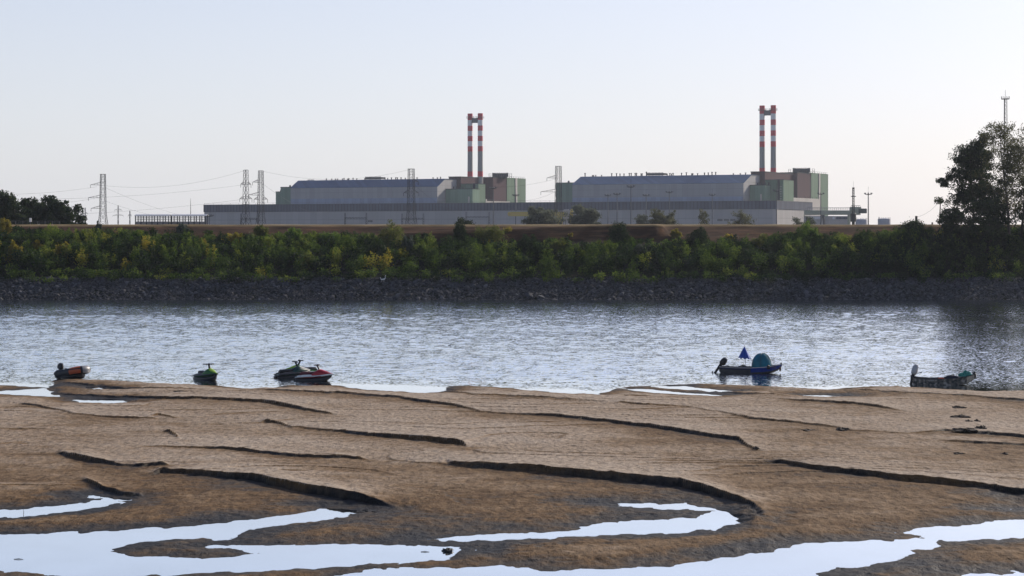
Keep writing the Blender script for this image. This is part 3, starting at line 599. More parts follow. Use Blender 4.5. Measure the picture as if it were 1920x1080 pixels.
tree(873, 408, 446, 46, 640, 'dark', "low dark tree peeping over the dyke below the first chimney pair", 3000, .5, seed=67, fill=.85, group=gf, shape=(.7, .02), ground=10)

# ------------------------------------------------------------------ the power station
GZ = 10.0
PA = np.array([(383 - 960) / F * 1869, 1869.]); PB = np.array([(1455 - 960) / F * 1643, 1643.])
pe = (PB - PA) / np.linalg.norm(PB - PA); pn = np.array([-pe[1], pe[0]]); PANG = math.atan2(pe[1], pe[0])
def Uv(px, v):
    t, u = np.linalg.solve(np.array([[(px - 960) / F, 1.], -pe]).T, PA + pn * v); return float(u), float(t)
def Vu(px, u):
    t, v = np.linalg.solve(np.array([[(px - 960) / F, 1.], -pn]).T, PA + pe * u); return float(v), float(t)
def plant_root(name, u, v, label, cat, group=None):
    p = PA + pe * u + pn * v; o = empty(name, (p[0], p[1], GZ), PANG); o["u0"] = u; o["v0"] = v
    return tag(o, label, cat, group)
class PM(MB):
    """MB in plant coordinates (u along the hall, v away from the river, z absolute), shifted to the root on build"""
    def fin(s, name, m, root, **k):
        u, v = root["u0"], root["v0"]; s.v = [(a - u, b - v, c - GZ) for a, b, c in s.v]; return s.build(name, m, root, **k)
C_wall = clad("pale_panel_wall", (.36, .35, .34), (.275, .27, .26), 6.0, rough=.6, seam=.03, rows=7.0, var=.07)
C_fascia = clad("blue_grey_ribbed_fascia", (.075, .088, .12), (.036, .045, .066), 3.0, rough=.5, seam=.22, var=.14)
C_hall = clad("grey_hall_cladding", (.32, .315, .31), (.255, .25, .245), 5.0, rough=.6, seam=.04, rows=5.6, var=.07)
C_band = clad("light_blue_band", (.25, .29, .37), (.19, .23, .30), 4.0, rough=.55, seam=.06, var=.12)
C_roof = clad("slate_blue_roof", (.062, .105, .185), (.05, .083, .15), 4.0, rough=.85, seam=.05, var=.12)
C_green = clad("sage_green_cladding", (.15, .23, .17), (.11, .175, .13), 2.4, rough=.6, seam=.08, var=.09)
C_green2 = clad("light_green_cladding", (.125, .19, .13), (.09, .145, .10), 2.4, rough=.6, seam=.08, var=.08)
C_brown = clad("red_brown_cladding", (.052, .021, .025), (.036, .015, .018), 2.0, rough=.6, seam=.10, var=.12)
C_pale = clad("pale_concrete", (.42, .40, .37), (.34, .33, .31), 8.0, rough=.8, seam=.02, var=.07)
C_flat = mat("grey_roof_felt", (.15, .15, .16), .9)
C_steel = mat("galvanised_steel", (.10, .105, .11), .7, 0, spec=.2)
C_dsteel = mat("dark_steel", (.030, .033, .038), .8, 0, spec=.1)
C_black = mat("black_paint", (.012, .012, .013), .5)
C_yel = mat("crane_yellow", (.52, .40, .085), .5)
C_grn = mat("gantry_pale_green", (.30, .33, .24), .5)

uR = Uv(1455, 0)[0]; vR = Vu(1522, uR)[0]; VH = vR + 4
th = plant_root("turbine_hall", 0, 0, "very long low pale hall with a dark blue-grey ribbed band along its top edge", "industrial hall")
PM().box((0, 0, 5), (uR, vR, 31.2)).fin("wall", C_wall, th)
m = PM()
m.box((-.5, -.5, 31.2), (uR + .5, 0, 37.3)); m.box((uR, 0, 31.2), (uR + .5, vR, 37.3)); m.box((-.5, 0, 31.2), (0, vR, 37.3)); m.box((-.5, vR, 31.2), (uR + .5, vR + .5, 37.3))
m.fin("fascia", C_fascia, th)
PM().box((.003, .003, 31.2), (uR - .003, vR - .003, 36.8)).fin("roof", C_flat, th)
PM().box((-.6, -.7, 37.3), (uR + .6, -.3, 37.75)).box((uR + .3, -.3, 37.3), (uR + .7, vR, 37.75)).fin("coping", C_steel, th)
PM().box((uR - 2.6, -.35, 5), (uR + .2, -.003, 31.1)).box((uR + .003, -.003, 5), (uR + .25, 3, 31.1)).fin("corner_panel", C_pale, th)
m = PM()
for k in range(60): m.box((k * uR / 60 + 1, -.75, 37.75), (k * uR / 60 + 1.12, -.63, 38.9))
m.box((0, -.75, 38.85), (uR, -.65, 38.97)); m.fin("roof_railing", C_steel, th)
for px in (1345, 1357, 1369, 690, 1240):
    u = Uv(px, 0)[0]; PM().box((u, -.06, 22), (u + 4.4, -.003, 23.6)).fin("window", mat("dark_glass", (.03, .04, .055), .15), th)

def hall(pxs, ztop, zridge, label, vents, cool, gl_):
    u0 = Uv(pxs[0], VH)[0]; u1 = Uv(pxs[1], VH)[0]; vr = Vu(pxs[2], u0)[0] - VH; vb = Vu(pxs[3], u1)[0]
    r = plant_root("reactor_hall", u0, VH, label, "industrial hall", gl_)
    prof = [(VH, 30), (VH, ztop), (VH + vr, zridge), (vb, zridge), (vb, 30)]
    m = PM(); m.add([(u, v, z) for u in (u0, u1) for v, z in prof], [(0, 5, 6, 1), (3, 8, 9, 4), (0, 4, 9, 5)]); m.v = [m.v[i] for i in (0, 1, 3, 4, 5, 6, 8, 9)]; m.f = [tuple((0, 1, 3, 4, 5, 6, 8, 9).index(i) for i in q) for q in m.f]; m.fin("wall", C_hall, r)
    m = PM(); m.add([(u1, v, z) for v, z in prof], [(0, 1, 2, 3, 4)]); m.fin("end_wall", C_hall, r)
    m = PM(); m.add([(u0, v, z) for v, z in prof], [(4, 3, 2, 1, 0)]); m.fin("end_wall", C_hall, r)
    n = math.hypot(vr, zridge - ztop); q = .25
    m = PM(); m.add([(u, v, z) for u in (u0 - .6, u1 + .6) for v, z in ((VH - .5, ztop - .12), (VH + vr, zridge + q), (vb, zridge + q), (vb, zridge + .01), (VH + vr, zridge + .01), (VH - .4, ztop - .3))],
                    [(0, 6, 7, 1), (1, 7, 8, 2), (2, 8, 9, 3), (3, 9, 10, 4), (4, 10, 11, 5), (5, 11, 6, 0), (0, 1, 2, 3, 4, 5), (11, 10, 9, 8, 7, 6)]); m.fin("roof", C_roof, r)
    PM().box((u0 + .3, VH - .4, 30), (u1 - .3, VH - .003, Z(pxs[4], Uv(pxs[0], VH)[1]))).fin("lower_band", C_band, r)
    m = PM()
    for k in range(5): u = u0 + (k + .5) * (u1 - u0) / 5; PM().box((u - .25, VH - .3, 43), (u + .25, VH - .003, ztop - .5)).fin("downpipe", C_hall, r)
    for px, hp in vents:
        u, t = Uv(px, VH + vr + 2); h = hp / F * t
        PM().lathe([(.45, 0), (.45, h * .8), (.75, h * .82), (.7, h), (.05, h * 1.03)], (u, VH + vr + 2, zridge + .1), 8).fin("roof_vent", C_dsteel, r)
    ua, ub = Uv(cool[0], VH + vr + 6)[0], Uv(cool[1], VH + vr + 6)[0]; hc = (cool[2]) / F * 1850
    co = PM().box((ua, VH + vr + 3, zridge + .9), (ub, VH + vr + 10, zridge + hc)).fin("roof_cooler", C_dsteel, r)
    m = PM(); k = 0
    while ua + k * 1.3 < ub: m.box((ua + k * 1.3, VH + vr + 2.5, zridge + .3), (ua + k * 1.3 + .5, VH + vr + 3, zridge + hc + .6)); k += 1
    m.fin("cooler_fin", C_steel, r)
    return r
LV = [(578, 2), (581, 2), (584, 2), (587, 2), (612, 3.5), (622, 3), (629, 3), (633, 3), (642, 3), (645, 4), (652, 3), (654, 3.5), (662, 4), (669, 3), (684, 3), (722, 4), (727, 3), (734, 4), (742, 4), (745, 4), (752, 4), (760, 3), (782, 3.5), (812, 3), (820, 3), (826, 4)]
RV = [(1097, 7), (1111, 3), (1113, 3), (1117, 3), (1128, 3), (1147, 6), (1156, 6), (1162.5, 5), (1170, 5), (1180, 6), (1183.5, 6), (1191, 6), (1193.5, 6), (1202, 5), (1204, 5), (1212, 8), (1251, 4), (1256, 5), (1259, 4), (1262, 5), (1278, 5), (1287, 6), (1297, 4), (1299, 4), (1308, 4), (1321, 5), (1328, 5), (1335, 6), (1342, 6), (1375, 3), (1388, 3), (1398, 4)]
gh = "grey reactor halls with slate blue roofs"
hall((545, 820, 560, 856, 373), 54.0, 60.8, "grey hall with slate roof behind the paired pylons, beside the first chimney pair", LV, (688, 718, 5.5), gh)
hall((1073, 1394, 1090, 1424.5, 371), 54.2, 61.2, "grey hall with slate roof beside the second chimney pair, behind the row of light masts", RV, (1215, 1247, 5.5), gh)

def block(px, ys, px2, yl, label, gl_):
    """stepped brown and green tower block on the hall's end; px = columns of its corners"""
    ul = Uv(px[0], VH)[0]; v1 = Vu(px[1], ul)[0] + .4; s1 = Uv(px[2], v1)[0]; v2, t2 = Vu(px[3], s1); s2 = Uv(px[4], v2)[0]; v3, t3 = Vu(px[5], s2); v4, t4 = Vu(px[6], s2)
    z1 = Z(ys[0], Vu(px[2], s1)[1]); z2 = Z(ys[1], Vu(px[4], s2)[1]); z3 = Z(ys[2], t4)
    r = plant_root("tower_block", s2, v3, label, "plant building", gl_)
    PM().box((ul - 8, v1, 10), (s1, v2 + 5, z1)).fin("brown_core", C_brown, r)
    PM().box((ul - 8, v2, 10), (s2, v3, z2)).fin("brown_tower", C_brown, r)
    PM().box((ul - 8, v3 + .003, 10), (s2 + .4, v4, z3)).fin("green_tower", C_green2, r)
    PM().box((ul - 8.3, v1 - .3, z1 + .003), (s1 + .3, v2 - .3, z1 + .6)).box((ul - 8, v2 - .3, z2 + .003), (s2 + .3, v3, z2 + .6)).fin("coping", C_dsteel, r)
    vd = v3 + (v4 - v3) * .42
    PM().box((s2 + .4, vd, 12), (s2 + 1.0, vd + 4, z3)).fin("pale_duct", C_pale, r)
    m = PM()
    for k in range(8): m.box((s2 - .2, v3 + k * (v4 - v3) / 8, z3), (s2 - .05, v3 + k * (v4 - v3) / 8 + .3, z3 + 1.3))
    m.box((s2 - .2, v3, z3 + 1.2), (s2 - .05, v4, z3 + 1.35)); m.fin("railing", C_steel, r)
    # rooftop ventilator: a drum of upright louvres
    a, b, zc = px2; uc, tc_ = Uv((a + b) / 2, v3 - 8); rad = (b - a) / 2 / F * tc_ * .95; zb = z2 + .6; zt = Z(zc, tc_)
    dr = PM().lathe([(rad * .92, zb - 1), (rad * .92, zb + .6), (rad, zb + .6), (rad, zt - 1.0), (rad * .96, zt - .6), (.2, zt - .5)], (uc, v3 - 8, 0), 26).fin("rooftop_ventilator", C_dsteel, r)
    m = PM()
    for k in range(26):
        t = k / 26 * 6.283; m.bar((uc + rad * 1.03 * math.cos(t), v3 - 8 + rad * 1.03 * math.sin(t), zb + .6), (uc + rad * 1.03 * math.cos(t), v3 - 8 + rad * 1.03 * math.sin(t), zt), .28)
    m.fin("louvre", C_steel, r)
    for q in (-1, 1):
        m = PM(); x0 = uc + q * rad * 1.35
        for k in (0, 2.2): m.bar((x0 + k * q, v3 - 8, zb - .6), (x0 + k * q, v3 - 8, zb + 3.8), .14)
        for k in range(3): m.bar((x0, v3 - 8, zb + 1 + k * 1.3), (x0 + 2.2 * q, v3 - 8, zb + 1 + k * 1.3), .1)
        m.fin("stair_frame", C_dsteel, r)
    # green annexes on the end wall
    va = Vu(yl['a'][0], ul)[0]; ta = Uv(yl['a'][1], va)[1]
    an = plant_root("annex", ul, va, yl['la'], "plant annex", gl_ + " annexes")
    PM().box((ul + .5, va, 10), (Uv(yl['a'][1], va)[0], va + 14, Z(yl['a'][2], ta))).fin("wall", C_green, an)
    zt_ = Z(yl['a'][2], ta); PM().box((ul + .3, va - .2, zt_ + .003), (Uv(yl['a'][1], va)[0] + .2, va + 14.2, zt_ + .5)).fin("coping", C_dsteel, an)
    PM().box((Uv(yl['a'][1], va)[0] - 4, va - .7, 38), (Uv(yl['a'][1], va)[0] - 2.8, va - .1, 45)).fin("white_duct", C_pale, an)
    m = PM()
    for k in range(4): PM().lathe([(.5, 0), (.5, 1.6), (.8, 1.7), (.1, 2.2)], (ul + 6 + k * 3.2, va + 4, zt_ + .4), 8).fin("roof_pipe", C_dsteel, an)
    vb = va + 14.5; u0_, tb = Uv(yl['b'][0], vb); u1_, tb1 = Uv(yl['b'][1], vb); ve = Vu(yl['b'][2], u1_)[0]; zt2 = Z(yl['b'][3], tb1)
    an2 = plant_root("stair_annex", u0_, vb, yl['lb'], "plant annex", gl_ + " annexes")
    PM().box((u0_, vb, 10), (u1_, ve, zt2)).fin("wall", C_green2, an2)
    PM().box((u0_ - .2, vb - .2, zt2 + .003), (u1_ + .2, ve, zt2 + .5)).fin("coping", C_dsteel, an2)
    PM().box((u1_ - 5, vb - .6, 10), (u1_ - 3.2, vb - .003, zt2 + .7)).fin("stair_shaft", C_dsteel, an2)
    m = PM()
    for k in range(7): m.box((u1_ - 3, vb - .5, 39 + k * 2), (u1_ - 1.6, vb - .05, 39.5 + k * 2))
    m.fin("landing", C_pale, an2)
    return s2, v2
gb_ = "stepped brown and green blocks"
s2a, v2a = block((820, 856, 864, 910, 924, 950, 985), (332, 333, 335), (923, 953, 324), dict(a=(835, 886, 354.5), b=(864, 897, 910, 345), la="low dark green annex at the corner of the hall under the first chimney pair", lb="taller light green annex with a stair shaft under the first chimney pair"), "stepped red-brown and green tower block to which the first chimney pair belongs", gb_)
s2b, v2b = block((1394, 1424.5, 1434, 1488, 1495, 1520.3, 1552), (322.5, 324, 326.5), (1486.5, 1519, 315), dict(a=(1405, 1434.5, 347.5), b=(1434.5, 1469, 1488, 337.5), la="low dark green annex at the corner of the hall under the second chimney pair", lb="taller light green annex with a stair shaft under the second chimney pair"), "stepped red-brown and green tower block to which the second chimney pair belongs", gb_)

def pale_block(px0, px1, ytop, u, label):
    va, t0 = Vu(px0, u); vb, t1 = Vu(px1, u); r = plant_root("low_block", u, va, label, "plant building", "pale low blocks")
    PM().box((u - 8, va, 10), (u, vb, Z(ytop, t0))).fin("wall", C_pale, r)
    m = PM()
    for k in range(7): m.box((u - .3, va + k * (vb - va) / 7, Z(ytop, t0)), (u - .1, va + k * (vb - va) / 7 + .3, Z(ytop, t0) + 1.4))
    m.box((u - .3, va, Z(ytop, t0) + 1.25), (u - .1, vb, Z(ytop, t0) + 1.4)); m.fin("railing", C_dsteel, r)
    PM().box((u - 4, va + 5, Z(ytop, t0) + .003), (u - 2.4, va + 7, Z(ytop, t0) + 1.7)).fin("roof_box", C_pale, r)
pale_block(911, 956, 376.5, s2a + 6, "pale low block at the foot of the brown tower beside the first chimney pair")
pale_block(1488, 1538, 370.5, s2b + 6, "pale low block at the foot of the brown tower beside the second chimney pair")

def end_annex(steps, v, label):
    u0, t0 = Uv(steps[0][0], v); r = plant_root("end_annex", u0, v, label, "plant annex", "green annexes on the far ends of the halls")
    for k, (a, b, y) in enumerate(steps):
        ua, ta = Uv(a, v - k * .4); ub = Uv(b, v - k * .4)[0]; z = Z(y, ta)
        PM().box((ua, v - k * .4, 30), (ub, v + 22, z)).fin("wall", C_green, r)
        PM().box((ua - .2, v - k * .4 - .2, z + .003), (ub + .2, v + 22.2, z + .5)).fin("coping", C_dsteel, r)
        m = PM().lathe([(.9, 0), (.9, 1.2), (1.1, 1.3), (.2, 1.8)], ((ua * .4 + ub * .6), v + 3, z + .4), 8); m.fin("roof_vent", C_dsteel, r)
end_annex([(517, 528, 360), (526, 550, 351.5)], VH + 16, "green two-step annex at the end of the first grey hall nearest the paired pylons")
end_annex([(1042, 1078, 343.5)], VH + 16, "plain green annex behind the lone pylon at the start of the second grey hall")

# twin chimneys with red and white bands
stripe = bpy.data.materials.new("chimney_bands"); stripe.use_nodes = True
def stripe_nodes(m):
    n = m.node_tree; L = n.links.new; tc = n.nodes.new("ShaderNodeTexCoord"); sp = n.nodes.new("ShaderNodeSeparateXYZ"); L(tc.outputs["Object"], sp.inputs[0])
    dv = n.nodes.new("ShaderNodeMath"); dv.operation = 'DIVIDE'; dv.inputs[1].default_value = 120; L(sp.outputs[2], dv.inputs[0])
    cr = n.nodes.new("ShaderNodeValToRGB"); cr.color_ramp.interpolation = 'CONSTANT'; e = cr.color_ramp.elements
    red, wh, gr = (.55, .05, .06, 1), (.74, .74, .72, 1), (.27, .265, .255, 1)
    b = 4.72; top = 109.6
    st = [(0, gr), (top - 55.6, red), (top - 51.0, gr), (top - 32.6, red), (top - 27.9, wh), (top - 23.2, red), (top - 18.5, wh), (top - 13.8, red), (top - 9.0, wh), (top - 4.1, red)]
    e[0].position = 0; e[0].color = gr; e[1].position = st[1][0] / 120; e[1].color = red
    for p, c in st[2:]: q = e.new(p / 120); q.color = c
    no = n.nodes.new("ShaderNodeTexNoise"); no.inputs["Scale"].default_value = .5; no.inputs["Detail"].default_value = 6; mp = n.nodes.new("ShaderNodeMapping"); mp.inputs["Scale"].default_value = (1, 1, .15)
    L(tc.outputs["Object"], mp.inputs[0]); L(mp.outputs[0], no.inputs["Vector"])
    mr = n.nodes.new("ShaderNodeMapRange"); mr.inputs[3].default_value = .78; mr.inputs[4].default_value = 1.1; L(no.outputs[0], mr.inputs[0])
    mx = n.nodes.new("ShaderNodeMix"); mx.data_type = 'RGBA'; mx.blend_type = 'MULTIPLY'; mx.inputs[0].default_value = 1; L(dv.outputs[0], cr.inputs[0]); L(cr.outputs[0], mx.inputs[6]); L(mr.outputs[0], mx.inputs[7])
    L(mx.outputs[2], n.nodes["Principled BSDF"].inputs["Base Color"]); n.nodes["Principled BSDF"].inputs["Roughness"].default_value = .8
stripe_nodes(stripe)
def twin(pxa, pxb, ytop, v, label):
    ua, ta = Uv(pxa, v); ub, tb = Uv(pxb, v); H = Z(ytop, ta) - GZ
    r = plant_root("twin_chimney", (ua + ub) / 2, v, label, "chimneys", "paired chimneys with red and white bands")
    ro = 4.6 / 1.0 * .5 * 1.0; cx = []
    for u in (ua, ub):
        x = u - (ua + ub) / 2; cx.append(x)
        MB().lathe([(2.75, 0), (2.6, H * .4), (2.32, H * .6), (2.32, H), (1.9, H), (1.9, H - 2)], (x, 0, 0), 28).build("chimney_shaft", stripe, r, smooth=True)
        m = MB().lathe([(2.4, H - 4.3), (3.5, H - 4.3), (3.5, H - 4.05), (2.4, H - 4.05)], (x, 0, 0), 20)
        for k in range(14): t = k / 14 * 6.283; m.bar((x + 3.4 * math.cos(t), 3.4 * math.sin(t), H - 4.05), (x + 3.4 * math.cos(t), 3.4 * math.sin(t), H - 2.8), .07)
        for k in range(14):
            t, t2 = k / 14 * 6.283, (k + 1) / 14 * 6.283; m.bar((x + 3.4 * math.cos(t), 3.4 * math.sin(t), H - 2.8), (x + 3.4 * math.cos(t2), 3.4 * math.sin(t2), H - 2.8), .07)
        m.build("gallery", C_steel, r)
    MB().box((cx[0] + 2.2, -1.3, H - 8.6), (cx[1] - 2.2, 1.3, H - 4.3)).build("link_bridge", C_steel, r)
    m = MB()
    for k in range(6): x = cx[0] + 3.5 + k * (cx[1] - cx[0] - 7) / 5; m.bar((x, -1.2, H - 4.3), (x, -1.2, H - 2.9), .07)
    m.bar((cx[0] + 3, -1.2, H - 2.9), (cx[1] - 3, -1.2, H - 2.9), .07); m.build("railing", C_steel, r)
twin(881.5, 900.5, 213, v2a - 12, "red and white chimney pair on the first block, beside the hall behind the paired pylons")
twin(1429, 1450, 198, v2b - 25, "red and white chimney pair on the second block, closer to the riverside trees")

# ------------------------------------------------------------------ pylons, masts, cranes, tanks, wires
def pylon(px, top, d, wtop, wbot, arms, label, rz, name="lattice_pylon", br=.13, n=9, taper=.35, group="lattice power pylons", crown=True):
    """square lattice tower; arms = list of (row, reach to one side, reach to the other)"""
    H = Z(top, d) - GZ; r = empty(name, (X(px, d), d, GZ), rz); tag(r, label, "pylon", group)
    hw = lambda z: (wbot + (wtop - wbot) * min(1, z / (H * taper)) ** .8 * .82 + (wtop - wbot) * .18 * max(0, (z / H - taper) / (1 - taper))) / 2
    zs = [H * (1 - (1 - k / n) ** 1.15) for k in range(n + 1)]; m = MB()
    for sx, sy in ((1, 1), (1, -1), (-1, -1), (-1, 1)):
        for a, b in zip(zs, zs[1:]): m.bar((sx * hw(a), sy * hw(a), a), (sx * hw(b), sy * hw(b), b), br, 4, cap=False)
    for a, b in zip(zs, zs[1:]):
        c = [(1, 1), (1, -1), (-1, -1), (-1, 1)]
        for (ax, ay), (bx_, by_) in zip(c, c[1:] + c[:1]):
            m.bar((ax * hw(a), ay * hw(a), a), (bx_ * hw(b), by_ * hw(b), b), br * .6, 3, cap=False)
            m.bar((bx_ * hw(a), by_ * hw(a), a), (ax * hw(b), ay * hw(b), b), br * .6, 3, cap=False)
            m.bar((ax * hw(b), ay * hw(b), b), (bx_ * hw(b), by_ * hw(b), b), br * .6, 3, cap=False)
    m.build("lattice_tower", C_dsteel, r)
    for row, la, lb in arms:
        z = Z(row, d) - GZ
        for q, L_ in ((-1, la), (1, lb)):
            if L_ <= 0: continue
            m = MB(); h = hw(z)
            for sy in (-1, 1):
                m.bar((q * h, sy * h, z), (q * (h + L_), 0, z + .1), br * .7, 3); m.bar((q * h, sy * h, z + 1.5), (q * (h + L_), 0, z + .1), br * .7, 3)
                for k in (.3, .6): m.bar((q * (h + L_ * k), sy * h * (1 - k), z), (q * (h + L_ * k), sy * h * (1 - k), z + 1.5 * (1 - k)), br * .5, 3)
            m.bar((q * (h + L_), 0, z), (q * (h + L_), 0, z - 1.6), .11, 5); m.build("cross_arm", C_dsteel, r)
    if crown:
        m = MB(); t = wtop / 2; m.bar((-t * 1.45, 0, H + .1), (t * 1.45, 0, H + .1), br * .8); m.bar((0, -t * 1.3, H + .1), (0, t * 1.3, H + .1), br * .8); m.build("top_frame", C_dsteel, r)
    return r
pylon(193, 327, 1150, 2.3, 6.8, [(347, 5.5, .0), (371, 6.5, .0), (391, 5.0, .0)], "lattice pylon with three stub arms on one side, alone on the skyline", math.radians(25))
pylon(461, 319, 1100, 1.7, 6.0, [(346, 2.6, 2.6), (373, 3.2, 3.2)], "first of two paired lattice pylons, farther from the green end annex", math.radians(50))
pylon(489, 320.5, 1120, 2.0, 6.2, [(342, 3.6, 0), (366, 6.0, 0), (374, 2.6, 2.6)], "second of two paired lattice pylons, the one nearer the green end annex", math.radians(30))
pylon(771, 317, 1100, 2.6, 7.2, [(341, 0, 2.4), (362, 2.6, 2.6)], "lattice pylon in front of the first grey hall", math.radians(20))
pylon(1047, 312, 1120, 2.4, 5.6, [(334, 5.2, 0), (360, 8.5, 0)], "lattice pylon in front of the plain green annex between the two blocks", math.radians(20))
gfp = "small far pylons beyond the plant"
pylon(157.5, 390, 2600, 3.2, 5.5, [(400, 3, 3)], "tiny wide lattice pylon beyond the dome-shaped tree, taller of a touching pair", 0, br=.2, n=6, group=gfp)
pylon(149, 403, 2600, 3.4, 6.5, [(409, 3, 3)], "tiny squat lattice pylon beyond the dome-shaped tree, shorter of a touching pair", 0, br=.2, n=5, group=gfp)
pylon(221.5, 385, 2400, .5, 3.5, [(394, 4, 4), (404, 5.5, 5.5)], "tiny slim pylon with two cross-arms between the three-armed pylon and the open sheds", 0, br=.2, n=6, group=gfp, crown=False)
pylon(243.5, 395, 2400, .6, 3.0, [(404, 1.6, 1.6)], "tiny thin pylon closest to the open sheds", 0, br=.2, n=5, group=gfp, crown=False)

def wire(a, b, sag, r=.045, label=None, name="power_line"):
    m = MB(); pts = [Vector(a).lerp(Vector(b), t) - Vector((0, 0, sag * 4 * t * (1 - t))) for t in np.linspace(0, 1, 25)]
    m.tube(pts, r, 4); o = m.build(name, C_dsteel); return tag(o, label, "power line", "overhead power lines")
def pw(px, py, d): return P(px, py, d)
wire(pw(461, 346, 1100), pw(-120, 370, 1050), 3.5, label="upper sagging power line from the first paired pylon toward the dark round trees")
wire(pw(461, 373, 1100), pw(-60, 405, 1060), 2.5, label="lowest sagging power line leaving the first paired pylon")
wire(pw(461, 319, 1100), pw(196, 348, 1150), 4, label="topmost power line from the first paired pylon to the three-armed pylon")
wire(pw(182, 350, 1150), pw(-60, 362, 1180), 2, label="power line running from the upper stub arm over the round trees")
wire(pw(178, 372, 1150), pw(-60, 374, 1180), 3, label="power line running from the middle stub arm into the round trees")
wire(pw(198, 352, 1150), pw(390, 412, 1700), 3, label="power line falling from the upper stub arm toward the open sheds")
wire(pw(198, 377, 1150), pw(330, 408, 1600), 2, label="power line falling from the middle stub arm toward the open sheds")
wire(pw(489, 342, 1120), pw(640, 414, 1500), 4, label="power line falling from the second paired pylon in front of the long low hall")
wire(pw(489, 320, 1120), pw(771, 317, 1100), 5, label="top power line from the second paired pylon to the pylon before the first hall")
wire(pw(771, 341, 1100), pw(880, 408, 1300), 3, label="power line falling from the pylon before the first hall to a steel portal")
wire(pw(1047, 334, 1120), pw(880, 346, 1400), 3, label="power line from the lone pylon back toward the brown tower")
wire(pw(1036, 362, 1120), pw(960, 374, 1400), 2, label="lower power line from the lone pylon over the low hall roof")

def portal(px0, px1, top, d, label):
    r = empty("line_portal", (X(px0, d), d, GZ)); tag(r, label, "steel portal", "steel line portals before the long low hall"); W_ = X(px1, d) - X(px0, d); H = Z(top, d) - GZ
    for x in (0, W_):
        m = MB()
        for sx, sy in ((-.6, -.6), (.6, -.6), (.6, .6), (-.6, .6)): m.bar((x + sx, sy, 0), (x + sx * .4, sy * .4, H + 3), .12, 3)
        for k in range(8): z = k * H / 8; m.bar((x - .6, -.6, z), (x + .6, -.6, z + H / 8), .07, 3); m.bar((x + .6, -.6, z), (x - .6, -.6, z + H / 8), .07, 3)
        m.build("lattice_leg", C_dsteel, r)
    m = MB()
    for z in (H - .8, H): m.bar((0, -.4, z), (W_, -.4, z), .12, 3); m.bar((0, .4, z), (W_, .4, z), .12, 3)
    n = 14
    for k in range(n): m.bar((W_ * k / n, -.4, H - .8 + .8 * (k % 2)), (W_ * (k + 1) / n, -.4, H - .8 + .8 * ((k + 1) % 2)), .09, 3)
    m.build("cross_beam", C_dsteel, r)
portal(647, 687, 408, 1350, "steel portal between the paired pylons and the pylon before the first hall")
portal(754, 794, 409, 1360, "steel portal straddling the foot of the pylon before the first hall")
portal(874, 917, 406, 1380, "steel portal under the low dark green annex of the first block")
portal(452, 484, 409, 1350, "steel portal behind the feet of the paired pylons")

def light_mast(px, top, d, label, br=.35):
    H = Z(top, d) - GZ; r = empty("light_mast", (X(px, d), d, GZ)); tag(r, label, "light mast", "tall floodlight masts")
    MB().tube([(0, 0, 0), (0, 0, H)], [br, br * .6], 8).build("pole", C_steel, r)
    m = MB().lathe([(.4, H - 1.4), (2.1, H - 1.2), (2.1, H - .95), (.4, H - .95)], (0, 0, 0), 10); m.build("lamp_ring", C_dsteel, r)
    for k in range(6):
        t = k / 6 * 6.283 + .3; c, s_ = math.cos(t), math.sin(t)
        MB().box((-.45, -.25, -.3), (.45, .25, .35)).xf(Matrix.Translation((2.1 * c, 2.1 * s_, H - .5)) @ Matrix.Rotation(t, 4, 'Z')).build("floodlight", C_steel, r)
    MB().bar((0, 0, H), (0, 0, H + 3.5), .06).build("lightning_rod", C_dsteel, r)
for px, top, d, lb in [(1140, 364, 1480, "floodlight mast nearest the hazy round bushy tree, short one before the second hall"), (1157, 361.5, 1330, "floodlight mast between a shorter and the tallest one before the second hall"),
    (1183, 347, 1200, "tallest floodlight mast before the second hall"), (1211.5, 364, 1450, "floodlight mast rising behind two touching pale trees, on their darker side"), (1255, 358, 1380, "floodlight mast rising from behind the larger pale rounded tree"),
    (1335.5, 363, 1450, "floodlight mast beside the thin lone light tree"), (925, 350, 1350, "floodlight mast in front of the first brown tower"), (967, 364, 1420, "floodlight mast in front of the first green tower"),
    (1456, 355, 1350, "floodlight mast at the pale corner of the long low hall"), (1539, 361, 1450, "floodlight mast in front of the second green tower"), (1628, 361, 1250, "floodlight mast standing free against the sky beside the two tanks"),
    (393, 402, 1300, "short thin mast before the near end of the long low hall")]:
    light_mast(px, top, d, lb, .30 if px == 393 else .42)
def whip(px, top, d, label):
    H = Z(top, d) - GZ; o = MB().tube([(0, 0, 0), (0, 0, H * .8), (0, 0, H)], [.3, .16, .08], 6).build("antenna_mast", C_dsteel); o.location = (X(px, d), d, GZ); tag(o, label, "mast")
whip(357.5, 372, 1300, "bare thin rod mast above the second open shed")

